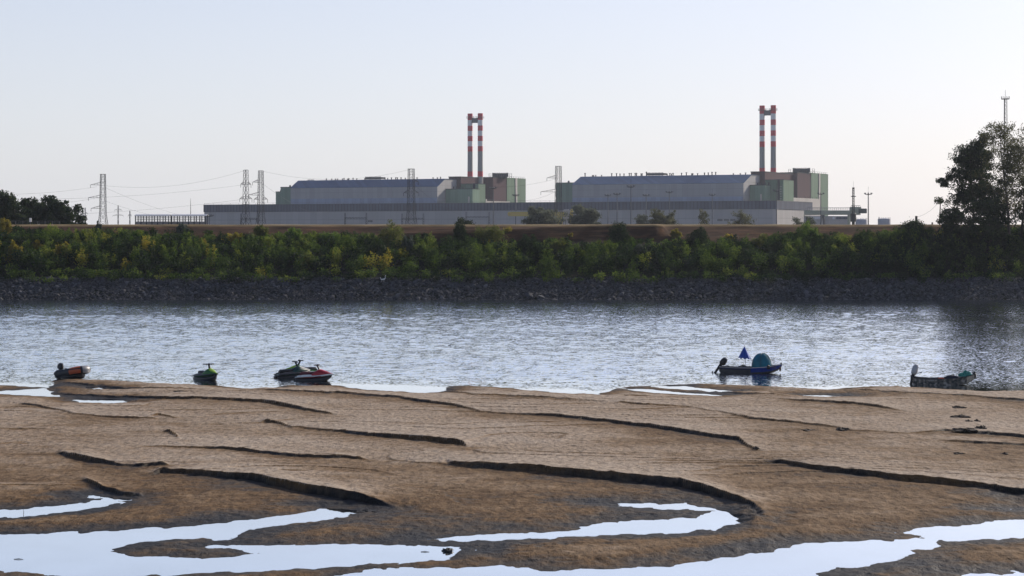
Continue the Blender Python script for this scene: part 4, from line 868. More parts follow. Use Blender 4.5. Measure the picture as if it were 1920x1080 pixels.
def lat_mast(px, top, d, w0, label, bot=GZ):
    H = Z(top, d) - bot; r = empty("antenna_tower", (X(px, d), d, bot)); tag(r, label, "antenna tower"); m = MB(); n = 34; c = [(1, 0), (-.5, .87), (-.5, -.87)]
    for k in range(n):
        a, b = k * H / n, (k + 1) * H / n; h = w0 * (1 - .45 * k / n) / 2; h2 = w0 * (1 - .45 * (k + 1) / n) / 2
        for i in range(3):
            p, q = c[i], c[(i + 1) % 3]
            m.bar((p[0] * h, p[1] * h, a), (p[0] * h2, p[1] * h2, b), .085, 4, cap=False); m.bar((p[0] * h, p[1] * h, a), (q[0] * h2, q[1] * h2, b), .045, 3, cap=False); m.bar((p[0] * h, p[1] * h, a), (q[0] * h, q[1] * h, a), .045, 3, cap=False)
    m.build("lattice_shaft", C_steel, r); m = MB().lathe([(.3, H - .2), (1.25, H - .2), (1.25, H), (.3, H)], (0, 0, 0), 10)
    for k in range(8): t = k / 8 * 6.283; m.bar((1.2 * math.cos(t), 1.2 * math.sin(t), H), (1.2 * math.cos(t), 1.2 * math.sin(t), H + .7), .06)
    m.build("platform", C_dsteel, r); MB().bar((0, 0, H), (0, 0, H + 2.6), .05).build("lightning_rod", C_dsteel, r)
lat_mast(1885, 185, 640, 1.7, "tall slender lattice mast rising behind the sparse yellowish tree")

# yellow gantry crane in front of the plant
d = 1400; r = empty("gantry_crane", (X(955, d), d, GZ)); tag(r, "yellow overhead crane beam half hidden by the round bushy tree", "crane"); x0 = X(955, d)
zt, zb = Z(397, d) - GZ, Z(405.5, d) - GZ; L_ = X(1058, d) - x0
MB().box((1, -1.2, zb), (L_, 1.2, zt)).build("beam", C_yel, r, bevel=.15)
MB().lathe([(.2, 0), (1.2, 0), (1.5, .8), (1.2, 1.6), (.2, 1.6)], (0, 0, 0), 12).xf(Matrix.Translation((.2, -.8, (zb + zt) / 2)) @ Matrix.Rotation(math.radians(-90), 4, 'X')).build("end_drum", C_yel, r)
m = MB().box((1, -1.4, zt + .003), (L_, 1.4, zt + .25)); 
for k in range(24): m.bar((1 + k * L_ / 24, -1.3, zt + .2), (1 + k * L_ / 24, -1.3, zt + 1.1), .06)
m.build("walkway", C_pale, r)
lx = X(1049.5, d) - x0
m = MB(); m.add([(lx - 2.2, -1, zb), (lx + 2.2, -1, zb), (lx + 1.3, -1, 0), (lx - 1.3, -1, 0), (lx - 2.2, 1, zb), (lx + 2.2, 1, zb), (lx + 1.3, 1, 0), (lx - 1.3, 1, 0)], [(0, 3, 2, 1), (4, 5, 6, 7), (0, 1, 5, 4), (1, 2, 6, 5), (2, 3, 7, 6), (3, 0, 4, 7)])
m.build("crane_leg", C_yel, r, bevel=.1)
d = 1405; r = empty("crane_machinery", (X(1066, d), d, GZ)); tag(r, "small white and yellow hoisting machine next to the yellow crane beam", "machinery"); h = Z(391, d) - GZ
m = MB()
for sx in (-2.4, 2.4): m.bar((sx, 0, 0), (sx * .7, 0, h * .95), .35, 6)
m.build("support_leg", C_steel, r)
MB().box((-3, -1.4, h * .62), (.4, 1.4, h * .97)).build("housing", C_pale, r, bevel=.3); MB().body([(.6, .5, h * .5, h * .8), (1.4, .9, h * .45, h * .98), (2.6, .9, h * .45, h), (3.2, .5, h * .55, h * .9)]).build("hoist_drum", C_yel, r, smooth=True)
MB().bar((-1, -.6, h * .62), (0, -.6, h * .3), .3, 6).bar((3, 0, h * .9), (7, 0, h * .9), .2, 5).build("chute", C_pale, r)

# pale green gantry crane and dark mast at the free end of the plant
d = 1500; r = empty("gantry_crane", (X(1508, d), d, GZ)); tag(r, "pale green gantry crane with railing and dark cabin beside the slender black mast", "crane"); x0 = X(1508, d); gx = lambda p: X(p, d) - x0; gz = lambda y: Z(y, d) - GZ
MB().box((0, -1.5, gz(403)), (gx(1613), 1.5, gz(394.5))).build("beam", C_grn, r, bevel=.15)
m = MB()
for k in range(22): x = gx(1512) + k * (gx(1596) - gx(1512)) / 21; m.bar((x, -1.4, gz(394.5)), (x, -1.4, gz(389.5)), .13)
m.bar((gx(1512), -1.4, gz(389.5)), (gx(1596), -1.4, gz(389.5)), .16); m.bar((gx(1512), -1.4, gz(391.8)), (gx(1596), -1.4, gz(391.8)), .08); m.build("railing", C_pale, r)
MB().box((gx(1594), -2, gz(396)), (gx(1614), 2, gz(388))).build("trolley", C_grn, r, bevel=.2)
m = MB()
for k in range(6): x = gx(1595) + k * (gx(1612) - gx(1595)) / 5; m.bar((x, -1.9, gz(388)), (x, -1.9, gz(385.5)), .12)
m.bar((gx(1595), -1.9, gz(385.5)), (gx(1612), -1.9, gz(385.5)), .14); m.build("trolley_railing", C_steel, r)
MB().box((gx(1609), -2.2, gz(400)), (gx(1624.5), 2.2, gz(391))).build("cabin", mat("dark_green_paint", (.02, .035, .032), .5), r, bevel=.25)
m = MB().bar((gx(1544), 0, gz(403)), (gx(1548), 0, 0), .9, 4).bar((gx(1541), 0, gz(403)), (gx(1536), 0, 0), .6, 4); m.build("crane_leg", C_steel, r)
MB().bar((gx(1592), 0, gz(403)), (gx(1592), 0, 0), 1.1, 4).build("crane_leg", C_grn, r)
d = 1560; r = empty("storage_shed", (X(1512, d), d, GZ)); tag(r, "low pale shed with small sign panels under the green gantry", "shed"); 
MB().box((0, 0, 0), (X(1594, d) - X(1512, d), 14, Z(405, d) - GZ)).build("wall", C_pale, r)
for a, b, c in ((1561, 1565, 'w'), (1568, 1589, 'g'), (1521, 1538, 'w')):
    MB().box((X(a, d) - X(1512, d), -.3, Z(411, d) - GZ), (X(b, d) - X(1512, d), -.003, Z(406.5, d) - GZ)).build("panel", mat("panel_white", (.62, .62, .62), .5) if c == 'w' else C_fascia, r)
d = 1000; r = empty("signal_mast", (X(1600, d), d, GZ)); tag(r, "slender black lattice mast on a thick dark base by the green gantry", "mast"); gz = lambda y: Z(y, d) - GZ
MB().lathe([(.75, 0), (.75, gz(416)), (1.35, gz(415.5)), (1.35, gz(401)), (1.1, gz(400)), (.3, gz(400))], (0, 0, 0), 14).build("base_housing", C_black, r)
m = MB()
for sx, sy in ((-.42, -.42), (.42, -.42), (.42, .42), (-.42, .42)): m.bar((sx, sy, gz(400)), (sx * .8, sy * .8, gz(353)), .12)
n = 16
for k in range(n):
    a = gz(400) + (gz(353) - gz(400)) * k / n; b = gz(400) + (gz(353) - gz(400)) * (k + 1) / n
    for q in (-.42, .42): m.bar((-.42, q, a), (.42, q, b), .1); m.bar((q, .42, a), (q, -.42, b), .1)
m.build("lattice_shaft", C_black, r); MB().box((-.5, -.5, gz(354)), (.5, .5, gz(351.5))).box((-1.1, -.5, gz(369)), (1.1, .5, gz(367.6))).build("lamp_bracket", C_black, r)
MB().bar((0, 0, gz(352)), (0, 0, gz(340)), .04).build("lightning_rod", C_dsteel, r)
def tank(px0, px1, top, d, label):
    R = (X(px1, d) - X(px0, d)) / 2; H = Z(top, d) - GZ; r = empty("storage_tank", ((X(px0, d) + X(px1, d)) / 2, d, GZ)); tag(r, label, "tank", "grey storage tanks")
    MB().lathe([(R, 0), (R, H - .4), (R * .97, H - .1), (R * .2, H + .35), (.02, H + .4)], (0, 0, 0), 32).build("shell", mat("tank_grey", (.36, .37, .40), .6), r, smooth=True)
    m = MB()
    for k in range(20): t = k / 20 * 6.283; m.bar((R * .96 * math.cos(t), R * .96 * math.sin(t), H - .1), (R * .96 * math.cos(t), R * .96 * math.sin(t), H + .9), .06)
    m.build("railing", C_steel, r); m = MB()
    for q in (-.25, .25): m.bar((-R * .9 + q, -R * .48, 0), (-R * .9 + q, -R * .48, H + 1.2), .07)
    for k in range(12): m.bar((-R * .9 - .25, -R * .48, k * H / 12), (-R * .9 + .25, -R * .48, k * H / 12), .04)
    m.build("ladder", C_dsteel, r)
tank(1604, 1626, 411, 1400, "grey storage tank half behind the slender black mast"); tank(1646, 1670, 410, 1380, "grey storage tank standing clear against the sky past the free-standing floodlight mast")

# open sheds beyond the dyke
def shed(px0, px1, d, label):
    r = empty("open_shed", (X(px0, d), d, GZ)); tag(r, label, "shed", "open-sided sheds beyond the dyke"); W_ = X(px1, d) - X(px0, d); z = lambda y: Z(y, d) - GZ; D_ = 9
    m = MB(); m.add([(x, y, q) for x in (-.6, W_ + .6) for y, q in ((-.8, z(404.2)), (D_ / 2, z(401.8)), (D_ + .8, z(404.2)), (D_ + .8, z(404.8)), (D_ / 2, z(402.6)), (-.8, z(404.8)))],
              [(0, 6, 7, 1), (1, 7, 8, 2), (2, 8, 9, 3), (3, 9, 10, 4), (4, 10, 11, 5), (5, 11, 6, 0), (0, 1, 2, 3, 4, 5), (11, 10, 9, 8, 7, 6)]); m.build("roof", mat("tin_roof", (.42, .43, .46), .45, .3), r)
    n = 7
    for k in range(n):
        x = k * W_ / (n - 1)
        for y in (0, D_): MB().box((x - .28, y - .25, 0), (x + .28, y + .25, z(404.6))).build("post", C_dsteel, r)
    MB().box((.1, .3, 0), (W_ - .1, .6, z(415.5))).box((.1, D_ - .6, 0), (W_ - .1, D_ - .3, z(415.5))).build("low_wall", mat("shed_concrete", (.20, .19, .18), .9), r)
    m = MB()
    for y in (.45, D_ - .45):
        for q in (407, 411): m.bar((0, y, z(q)), (W_, y, z(q)), .09)
        for k in range(12): x = (k + .5) * W_ / 12; m.bar((x, y, z(415.5)), (x, y, z(404.6)), .045)
    m.build("rail_frame", C_steel, r)
shed(254, 316, 1250, "open-sided shed with dark posts farther from the long low hall"); shed(322, 385, 1255, "open-sided shed with dark posts touching the corner of the long low hall")

# railing, white box, poles on the dyke
r = empty("railing", (X(-40, 409), 409, 13.0)); tag(r, "grey two-bar railing along the dyke crest under the round dark trees", "railing"); W_ = X(112, 409) - X(-40, 409)
for k in range(12): MB().box((k * W_ / 11 - .05, -.05, -.1), (k * W_ / 11 + .05, .05, .72)).build("post", C_steel, r)
for z in (.34, .7): MB().bar((0, 0, z), (W_, 0, z), .035, 6).build("rail", C_steel, r)
r = empty("utility_box", (X(57, 408), 408, 13.0)); tag(r, "small white box on a thin post before the round dark trees", "box")
MB().box((-.2, -.12, .55), (.2, .12, 1.3)).build("cabinet", mat("white_paint", (.75, .75, .74), .5), r, bevel=.02); MB().bar((0, 0, -.1), (0, 0, .55), .05, 6).build("post", C_steel, r)
r = empty("utility_pole", (X(1761.5, 406), 406, 12.9)); r.rotation_euler = (0, math.radians(2.4), 0); tag(r, "dark wooden pole leaning slightly beside the tall dark tree, carrying a slack wire", "pole")
wood = mat("dark_wood", (.045, .036, .03), .9)
MB().tube([(0, 0, -.3), (0, 0, 5.05)], [.13, .09], 8).build("pole", wood, r); MB().bar((-.25, 0, 4.7), (.25, 0, 4.7), .05).lathe([(.05, 4.75), (.07, 4.9), (.02, 4.98)], (-.2, 0, 0), 6).build("insulator", C_dsteel, r)
r = empty("marker_post", (X(1718, 406), 406, 12.9)); tag(r, "short thick dark post with a square head on the dyke crest", "post")
MB().bar((0, 0, -.3), (0, 0, 1.1), .14, 8).build("pole", wood, r); MB().box((-.2, -.2, .8), (.2, .2, 1.75)).build("head", C_black, r)
r = empty("marker_post", (X(1748, 406), 406, 12.9)); tag(r, "low stubby dark post near the foot of the leaning pole", "post"); MB().bar((0, 0, -.3), (0, 0, .55), .17, 8, .15).build("pole", C_black, r)
wire((X(1763, 406), 406, 17.6), (X(1719, 406), 406, 14.5), .6, .022, "slack wire from the leaning pole down to the short thick post"); wire((X(1763, 406), 406, 17.6), (X(1850, 404), 404, 16.2), .5, .022, "slack wire from the leaning pole into the tall dark tree")

# ------------------------------------------------------------------ boats
M_black = mat("black_plastic", (.014, .014, .016), .45); M_rubber = mat("dark_rubber", (.020, .021, .023), .6); M_white = mat("white_gelcoat", (.72, .72, .70), .3)
M_alu = mat("weathered_aluminium", (.055, .055, .056), .6, 0, var=.3, scale=3); M_blue = mat("boat_blue_paint", (.012, .04, .23), .5, var=.2)
M_grey = mat("motor_grey", (.42, .43, .44), .4); M_orange = mat("orange_pvc", (.62, .13, .035), .5); M_wood = mat("grey_wood", (.16, .13, .10), .8)
def place(px, py, dx=0.0): d = DW(py); return (X(px, d), d, 0.0)
def open_hull(r, st, mh, mi, wall=.045, floor=.12, name="hull"):
    """st: x, gunwale half width, gunwale z, chine half width, chine z, keel z"""
    o, i = [], []
    for x, bw, zg, bc, zc, zk in st:
        o.append([(x, bw, zg), (x + .0, bc, zc), (x, 0, zk), (x, -bc, zc), (x, -bw, zg)])
        w_ = max(bw - wall, .01); f = max(bc - wall, .008)
        i.append([(x, -w_, zg), (x, -f, max(zc, floor)), (x, 0, max(zk, floor)), (x, f, max(zc, floor)), (x, w_, zg)])
    m = MB(); m.loft([a + b for a, b in zip(o, i)]); return m.build(name, mh, r)
def gunwale(r, st, rad, m_, name="gunwale"):
    for s in (-1, 1): MB().tube([(x, s * bw, zg) for x, bw, zg, *_ in st], rad, 6).build(name, m_, r, smooth=True)
def outboard(r, x, z, tilt, cowl_mat, cap_mat, k=1.0, kx=1.0, kz=1.0):
    """outboard motor on the transom, tilted; its parts hang under one mount"""
    T_ = Matrix.Translation((x, 0, z)) @ Matrix.Rotation(tilt, 4, 'Y') @ Matrix.Diagonal((k * kx, k, k * kz, 1))
    mo = MB().box((-.10, -.14, -.22), (.06, .14, .14)).bar((.02, -.2, .02), (.02, .2, .02), .035, 8).xf(T_).build("outboard_motor", M_black, r, bevel=.015)
    secs = [(-.36, .10, .22, .44), (-.30, .17, .16, .56), (-.12, .20, .14, .66), (.08, .19, .14, .66), (.2, .14, .18, .58), (.25, .07, .26, .46)]
    MB().body(secs, 16, 3).xf(T_).build("cowling", cowl_mat, mo, smooth=True)
    MB().body([(-.30, .12, .56, .60), (-.12, .16, .62, .70), (.10, .15, .60, .70), (.22, .08, .5, .62)], 14, 2.6).xf(T_).build("cowling_cap", cap_mat, mo, smooth=True)
    m = MB(); m.loft([[(-.12 + a, b, q) for a, b in ((-.13 * s, 0), (0, .06 * s), (.14 * s, 0), (0, -.06 * s))] for q, s in ((.2, 1.1), (-.3, .9), (-.62, .8))]); m.xf(T_).build("motor_leg", M_black, mo)
    m = MB().body([(-.34, .03, -.70, -.60), (-.12, .06, -.72, -.58), (.12, .03, -.69, -.61)], 10, 2)
    for q in range(3): t = q * 2.094; m.bar((-.36, .02 * math.cos(t), -.65), (-.38, .14 * math.cos(t), -.65 + .14 * math.sin(t)), .03, 4, .05)
    m.xf(T_).build("propeller", M_black, mo)
    MB().bar((.2, 0, .25), (.62, .06, .34), .022, 6).bar((.5, .045, .31), (.66, .07, .35), .032, 8).xf(T_).build("tiller", M_black, mo)

# blue fishing boat with parasol and shelter
p = place(1407, 699.5); r = empty("fishing_boat", p, math.radians(-5)); tag(r, "blue and grey open fishing boat with tilted black outboard, carrying parasol and shelter", "boat")
st = [(-2.48, .62, .54, .56, .22, .12), (-2.36, .64, .52, .56, .02, -.04), (-1.2, .74, .46, .62, -.02, -.08), (0, .76, .45, .62, -.02, -.08), (1.0, .66, .50, .48, .02, -.06), (1.7, .46, .58, .26, .10, .0), (2.2, .22, .66, .10, .30, .22), (2.52, .03, .74, .015, .66, .62)]
open_hull(r, st, M_alu, M_alu); gunwale(r, st, .028, mat("pale_rail", (.55, .50, .46), .5))
for s in (-1, 1):
    m = MB(); sec = [q for q in st if q[0] >= -.1]; m.loft([[(x, s * (bw + .006), zg - .03), (x, s * (bw + .02), zg - .05), (x, s * (bc + (bw - bc) * .18 + .016), zc + (zg - zc) * .22), (x, s * (bc + (bw - bc) * .18 + .004), zc + (zg - zc) * .22)] for x, bw, zg, bc, zc, zk in sec]); m.build("blue_side_panel", M_blue, r)
    m = MB(); sec = [q for q in st if -2.4 <= q[0] <= .1]; m.loft([[(x, s * (bw + .004), zg - .04), (x, s * (bw + .014), zg - .05), (x, s * (bw - .005), zg - .15), (x, s * (bw - .016), zg - .15)] for x, bw, zg, *_ in sec]); m.build("dark_stripe", mat("navy_stripe", (.012, .018, .045), .5), r)
for x in (-1.5, -.4): MB().box((x, -.64, .30), (x + .26, .64, .34)).build("bench", M_wood, r, bevel=.01)
MB().box((1.2, -.50, .50), (2.0, .50, .53)).build("foredeck", M_wood, r)
outboard(r, -2.36, .50, math.radians(34), M_black, M_grey, 1.0, .82, 1.2)
MB().bar((2.42, 0, .66), (2.44, 0, .86), .05, 8).build("bow_post", M_wood, r); MB().bar((2.46, 0, .70), (2.42, -.02, .56), .02, 5).lathe([(.03, -.02), (.08, .04), (.085, .28), (.03, .36)], (2.36, -.03, .18), 8).build("hanging_float", mat("brown_float", (.11, .075, .055), .7), r)
def lump(name, m_, cx, rx, ry, rz, seed, n=(18, 9), rough=.25, base=0.0):
    """irregular low heap"""
    v = []; r_ = random.Random(seed); ph = [r_.uniform(0, 6.28) for _ in range(6)]
    for j in range(n[1] + 1):
        a = math.pi / 2 * j / n[1]
        for k in range(n[0]):
            t = 2 * math.pi * k / n[0]; q = 1 + rough * (math.sin(3 * t + ph[0] + 2 * a) * .5 + math.sin(5 * t + ph[1] - 3 * a) * .35 + math.sin(9 * t + ph[2] + 7 * a) * .25 + r_.uniform(-.3, .3))
            v.append((cx[0] + rx * q * math.cos(a) * math.cos(t), cx[1] + ry * q * math.cos(a) * math.sin(t), cx[2] + base + rz * q * math.sin(a)))
    f = [(j * n[0] + k, j * n[0] + (k + 1) % n[0], (j + 1) * n[0] + (k + 1) % n[0], (j + 1) * n[0] + k) for j in range(n[1]) for k in range(n[0])]
    return MB().add(v, f).build(name, m_, None, smooth=True)
def on_boat(o, root, label, cat, loc=(0, 0, 0), rz=0):
    bpy.context.view_layer.update(); o.location = root.location + Matrix.Rotation(root.rotation_euler.z, 3, 'Z') @ Vector(loc); o.rotation_euler = (0, 0, root.rotation_euler.z + rz)
    return tag(o, label, cat)
on_boat(lump("tarpaulin", mat("grey_tarp", (.055, .06, .065), .7), (0, 0, 0), .62, .42, .26, 3), r, "dark grey tarpaulin heap lying under the blue parasol", "tarpaulin", (-.55, -.1, .34))
# parasol, lowered into a steep cone
u = empty("parasol"); on_boat(u, r, "half closed blue parasol on a thin pole in the fishing boat", "parasol", (-.42, .0, .30))
M_par = mat("parasol_blue", (.018, .065, .33), .7, var=.18)
m = MB(); N = 16; apex = (-.06, 0, 1.86); rim = []
for k in range(N):
    t = 2 * math.pi * k / N; q = .50 if k % 2 == 0 else .43; rim.append((-.03 + q * math.cos(t), q * math.sin(t), .93 + (.04 if k % 2 else 0) - .10 * math.cos(t) * .4))
low = [(x * 1.01, y * 1.01, z - (.10 if k % 2 == 0 else .06)) for k, (x, y, z) in enumerate(rim)]
mid = [(apex[0] + (x - apex[0]) * .5, (y) * .5, apex[2] + (z - apex[2]) * .52) for x, y, z in rim]
m.v = [apex] + mid + rim + low
m.f = [(0, 1 + k, 1 + (k + 1) % N) for k in range(N)] + [(1 + a * N + k, 1 + (a + 1) * N + k, 1 + (a + 1) * N + (k + 1) % N, 1 + a * N + (k + 1) % N) for a in (0, 1) for k in range(N)]
m.build("canopy", M_par, u); MB().bar((.06, 0, 0), (-.06, 0, 1.94), .018, 8).build("pole", M_grey, u)
m = MB()
for k in range(0, N, 2): m.bar((-.05, 0, 1.6), rim[k], .008, 4)
m.build("rib", M_grey, u)
# pop-up shelter
t_ = empty("pop_up_shelter"); on_boat(t_, r, "teal pop-up dome shelter set up in the bow half of the fishing boat", "tent", (.92, 0, .36), math.radians(6))
M_teal = mat("teal_nylon", (.012, .145, .20), .7, var=.25, scale=1.5)
def dome(rx, ry, rz, a0, a1, n=24, mrow=12, off=0.0):
    v = []; f = []
    for j in range(mrow + 1):
        b = math.pi / 2 * j / mrow
        for k in range(n + 1):
            a = a0 + (a1 - a0) * k / n; s = 1 + .018 * math.sin(7 * a + 3 * b) + .012 * math.sin(13 * a - 5 * b); c = math.cos(b) ** .78
            v.append((rx * s * c * math.cos(a), ry * s * c * math.sin(a), rz * s * math.sin(b) ** .95 + off))
    for j in range(mrow):
        for k in range(n): f.append((j * (n + 1) + k, j * (n + 1) + k + 1, (j + 1) * (n + 1) + k + 1, (j + 1) * (n + 1) + k))
    return v, f
v, f = dome(.82, .62, 1.20, math.radians(62), math.radians(330)); o = MB().add(v, f).build("fabric_dome", M_teal, t_, smooth=True); q = o.modifiers.new("thick", 'SOLIDIFY'); q.thickness = .012
for a in (20, 62, 330, 180, 255):
    pts = []
    for j in range(13):
        b = math.pi / 2 * j / 12; c = math.cos(b) ** .78; pts.append((.835 * c * math.cos(math.radians(a)), .632 * c * math.sin(math.radians(a)), 1.215 * math.sin(b) ** .95))
    MB().tube(pts, .018, 6).build("hoop", mat("teal_seam", (.006, .07, .095), .6), t_, smooth=True)
v, f = dome(.80, .60, 1.16, math.radians(-30), math.radians(14), 8); MB().add(v, f).build("door_flap", mat("teal_dark", (.008, .09, .12), .6), t_, smooth=True)
MB().add([(-.30, -.03, 1.13), (-.02, -.03, 1.25), (-.10, .05, 1.22), (-.25, -.2, 1.15), (.02, -.02, 1.17), (.22, -.02, 1.26), (.36, -.05, 1.12), (.15, -.22, 1.14)], [(0, 1, 2), (0, 3, 1), (4, 5, 6), (4, 7, 5), (5, 7, 6)]).build("top_flap", M_teal, t_)
MB().body([(.30, .12, -.02, .22), (.42, .16, -.02, .34), (.56, .12, -.02, .26)], 10, 2.6).xf(Matrix.Translation((0, -.55, 0))).build("dark_bag", M_black, t_, smooth=True)

# grey camouflage boat
camo = bpy.data.materials.new("camouflage_paint"); camo.use_nodes = True
def camo_nodes(m):
    n = m.node_tree; tc = n.nodes.new("ShaderNodeTexCoord"); no = n.nodes.new("ShaderNodeTexNoise"); no.inputs["Scale"].default_value = 4.5; no.inputs["Detail"].default_value = 2; cr = n.nodes.new("ShaderNodeValToRGB"); cr.color_ramp.interpolation = 'CONSTANT'; e = cr.color_ramp.elements
    e[0].color = (.05, .05, .046, 1); e[0].position = 0; e[1].position = .60; e[1].color = (.34, .32, .29, 1); q = e.new(.42); q.color = (.10, .10, .085, 1); q = e.new(.51); q.color = (.18, .155, .125, 1)
    n.links.new(tc.outputs["Object"], no.inputs["Vector"]); n.links.new(no.outputs[0], cr.inputs[0]); n.links.new(cr.outputs[0], n.nodes["Principled BSDF"].inputs["Base Color"]); n.nodes["Principled BSDF"].inputs["Roughness"].default_value = .7
camo_nodes(camo)
p = place(1768, 721); r = empty("fishing_boat", p, math.radians(-9)); tag(r, "mottled grey-brown open boat with tall pale outboard, lying low by the sand", "boat")
st = [(-2.2, .62, .56, .54, .0, -.06), (-2.1, .64, .52, .56, -.02, -.08), (-1.0, .70, .44, .60, -.03, -.08), (.2, .70, .46, .60, -.03, -.08), (1.1, .62, .54, .48, .0, -.06), (1.7, .48, .64, .34, .10, .05), (2.1, .38, .74, .26, .34, .30), (2.22, .36, .78, .25, .46, .44)]
open_hull(r, st, camo, camo); gunwale(r, st, .03, mat("dark_rub_rail", (.04, .04, .04), .6))
for q in (-1, 1):
    sec = [k for k in st if k[0] >= 1.65]; MB().loft([[(x, q * (bw + .008), zg - .03), (x, q * (bw + .02), zg - .04), (x, q * (bc + .03), zc + .06), (x, q * (bc + .012), zc + .06)] for x, bw, zg, bc, zc, zk in sec]).build("pale_bow_side", mat("beige_paint", (.50, .44, .34), .6, var=.3, scale=5), r)
MB().box((2.12, -.33, .40), (2.245, .33, .76)).build("bow_plate", mat("beige_paint", (.50, .44, .34), .6, var=.3, scale=5), r, bevel=.02)
for x in (-1.3, -.1): MB().box((x, -.6, .30), (x + .26, .6, .34)).build("bench", M_wood, r)
outboard(r, -2.12, .50, math.radians(13), mat("motor_light_grey", (.42, .43, .44), .45), M_white, 1.12, .68, 1.28)
MB().box((-2.34, .22, .28), (-2.14, .46, .66)).build("stern_bracket", M_black, r, bevel=.03)
MB().bar((2.2, 0, .76), (2.30, 0, .98), .06, 8).lathe([(.03, .5), (.09, .58), (.09, .80), (.03, .88)], (2.30, -.2, 0), 8).build("bow_roller", M_black, r)
on_boat(lump("orange_cloth", mat("orange_cloth", (.60, .12, .05), .8), (0, 0, 0), .26, .2, .16, 8), r, "bright orange cloth bundle amidships in the mottled boat", "cloth", (-.15, -.32, .36))
on_boat(lump("dark_cover", mat("navy_cover", (.014, .017, .03), .75), (0, 0, 0), .62, .36, .24, 9), r, "dark folded cover between the orange bundle and the green net", "cover", (.70, -.1, .42))
net = lump("fishing_net", mat("green_net", (.05, .26, .20), .8, var=.5, scale=22, bump=.9, bscale=28), (0, 0, 0), .52, .34, .30, 12, rough=.4)
on_boat(net, r, "heap of sea-green netting piled on the bow of the mottled boat", "net", (1.72, -.02, .62))

# jet skis
def jet_ski(px, py, heading, cols, label, rail=None):
    deck_c, nose_c, trim_c, seat_c = cols
    r = empty("jet_ski", place(px, py), heading); tag(r, label, "jet ski", "jet skis moored by the sandbank")
    MB().body([(-1.38, .42, -.10, .16), (-1.30, .48, -.16, .24), (-.8, .54, -.18, .28), (0, .54, -.18, .30), (.6, .44, -.15, .32), (1.05, .26, -.02, .40), (1.32, .12, .18, .48), (1.46, .03, .34, .52)], 18, 2.3).build("hull", M_black, r, smooth=True)
    MB().body([(-1.34, .40, .14, .28), (-.7, .48, .14, .36), (-.1, .48, .14, .50), (.2, .45, .16, .74), (.42, .42, .18, .86), (.62, .38, .20, .82), (.95, .28, .26, .69), (1.25, .14, .46, .60), (1.48, .03, .49, .55)], 18, 2.3).build("deck", deck_c, r, smooth=True)
    MB().body([(.55, .22, .66, .88), (.85, .21, .58, .79), (1.15, .145, .54, .675), (1.40, .055, .53, .60), (1.53, .02, .52, .56)], 14, 2.2).build("nose_cover", nose_c, r, smooth=True)
    MB().body([(-1.12, .15, .34, .50), (-1.0, .22, .34, .64), (-.55, .23, .36, .66), (-.25, .21, .40, .64), (.1, .18, .46, .70), (.3, .13, .56, .80)], 16, 3).build("seat", seat_c, r, smooth=True)
    for s in (-1, 1): MB().tube([(-1.34, s * .46, .24), (-.6, s * .545, .31), (.2, s * .55, .36), (.75, s * .46, .41), (1.15, s * .29, .46), (1.42, s * .09, .51)], .045, 8).build("side_trim", trim_c, r, smooth=True)
    for s in (-1, 1): MB().body([(-1.2, .05, .27, .36), (-.7, .085, .31, .44), (-.2, .08, .33, .47), (.2, .04, .36, .44)], 10, 2.4).xf(Matrix.Translation((0, s * .40, 0))).build("footwell_edge", trim_c if s < 0 else deck_c, r, smooth=True)
    col = MB().body([(.0, .05, 0, .1), (.02, .09, -.02, .12), (.34, .07, 0, .12), (.40, .09, -.02, .14), (.44, .05, .02, .1)], 10, 3).xf(Matrix.Translation((.50, 0, .82)) @ Matrix.Rotation(math.radians(-115), 4, 'Y')).build("steering_column", M_black, r, smooth=True)
    MB().tube([(.22, -.44, 1.19), (.30, -.26, 1.20), (.34, 0, 1.17), (.30, .26, 1.20), (.22, .44, 1.19)], .024, 8).build("handlebar", M_black, col, smooth=True)
    for s in (-1, 1): MB().tube([(.21, s * .47, 1.19), (.27, s * .30, 1.20)], .042, 8).build("grip", M_black, col, smooth=True); MB().bar((.30, s * .20, 1.20), (.36, s * .24, 1.16), .06, 8).build("lever_mount", M_black, col)
    MB().box((.26, -.10, 1.13), (.42, .10, 1.25)).build("bar_pad", M_black, col, bevel=.03)
    MB().body([(-1.50, .10, -.02, .10), (-1.36, .14, -.06, .16)], 10, 2.2).build("jet_nozzle", M_black, r, smooth=True); MB().box((-1.50, -.30, .06), (-1.3, .30, .11)).build("boarding_step", M_black, r, bevel=.02)
    return r
G1 = mat("bottle_green", (.035, .15, .03), .35); G2 = mat("lime_green", (.34, .52, .05), .35); TG = mat("dark_teal_green", (.012, .050, .040), .4); RD = mat("bright_red", (.36, .012, .020), .35); RD2 = mat("pink_red", (.60, .06, .08), .35)
W2 = mat("white_trim", (.70, .70, .66), .3); DG = mat("charcoal_trim", (.05, .05, .055), .4); MR = mat("maroon_seat", (.09, .008, .014), .6)
jet_ski(388, 711.5, math.radians(-52), (G1, G2, DG, M_black), "lone green jet ski seen bow on, moored away from the others")
jet_ski(548, 707.5, math.radians(30), (TG, W2, DG, M_black), "dark green jet ski with pale nose, low behind the red one's stern")
jet_ski(569, 704, math.radians(207), (G1, G2, W2, M_black), "lime nosed jet ski standing highest behind the red one")
rj = jet_ski(588.5, 713.5, math.radians(-17), (RD, RD2, W2, MR), "red jet ski with white edging, nearest of the moored trio")
MB().tube([(.75, -.475, .40), (1.15, -.30, .45), (1.44, -.08, .50), (1.50, 0, .49), (1.44, .08, .50), (1.15, .30, .45)], .06, 8).build("bow_bumper", W2, rj, smooth=True)
wire((X(371, DW(708)), DW(708), .25), (X(352, DW(703)), DW(703), -.05), .02, .012, "thin mooring line running from the lone green jet ski into the water", "mooring_line")["category"] = "rope"

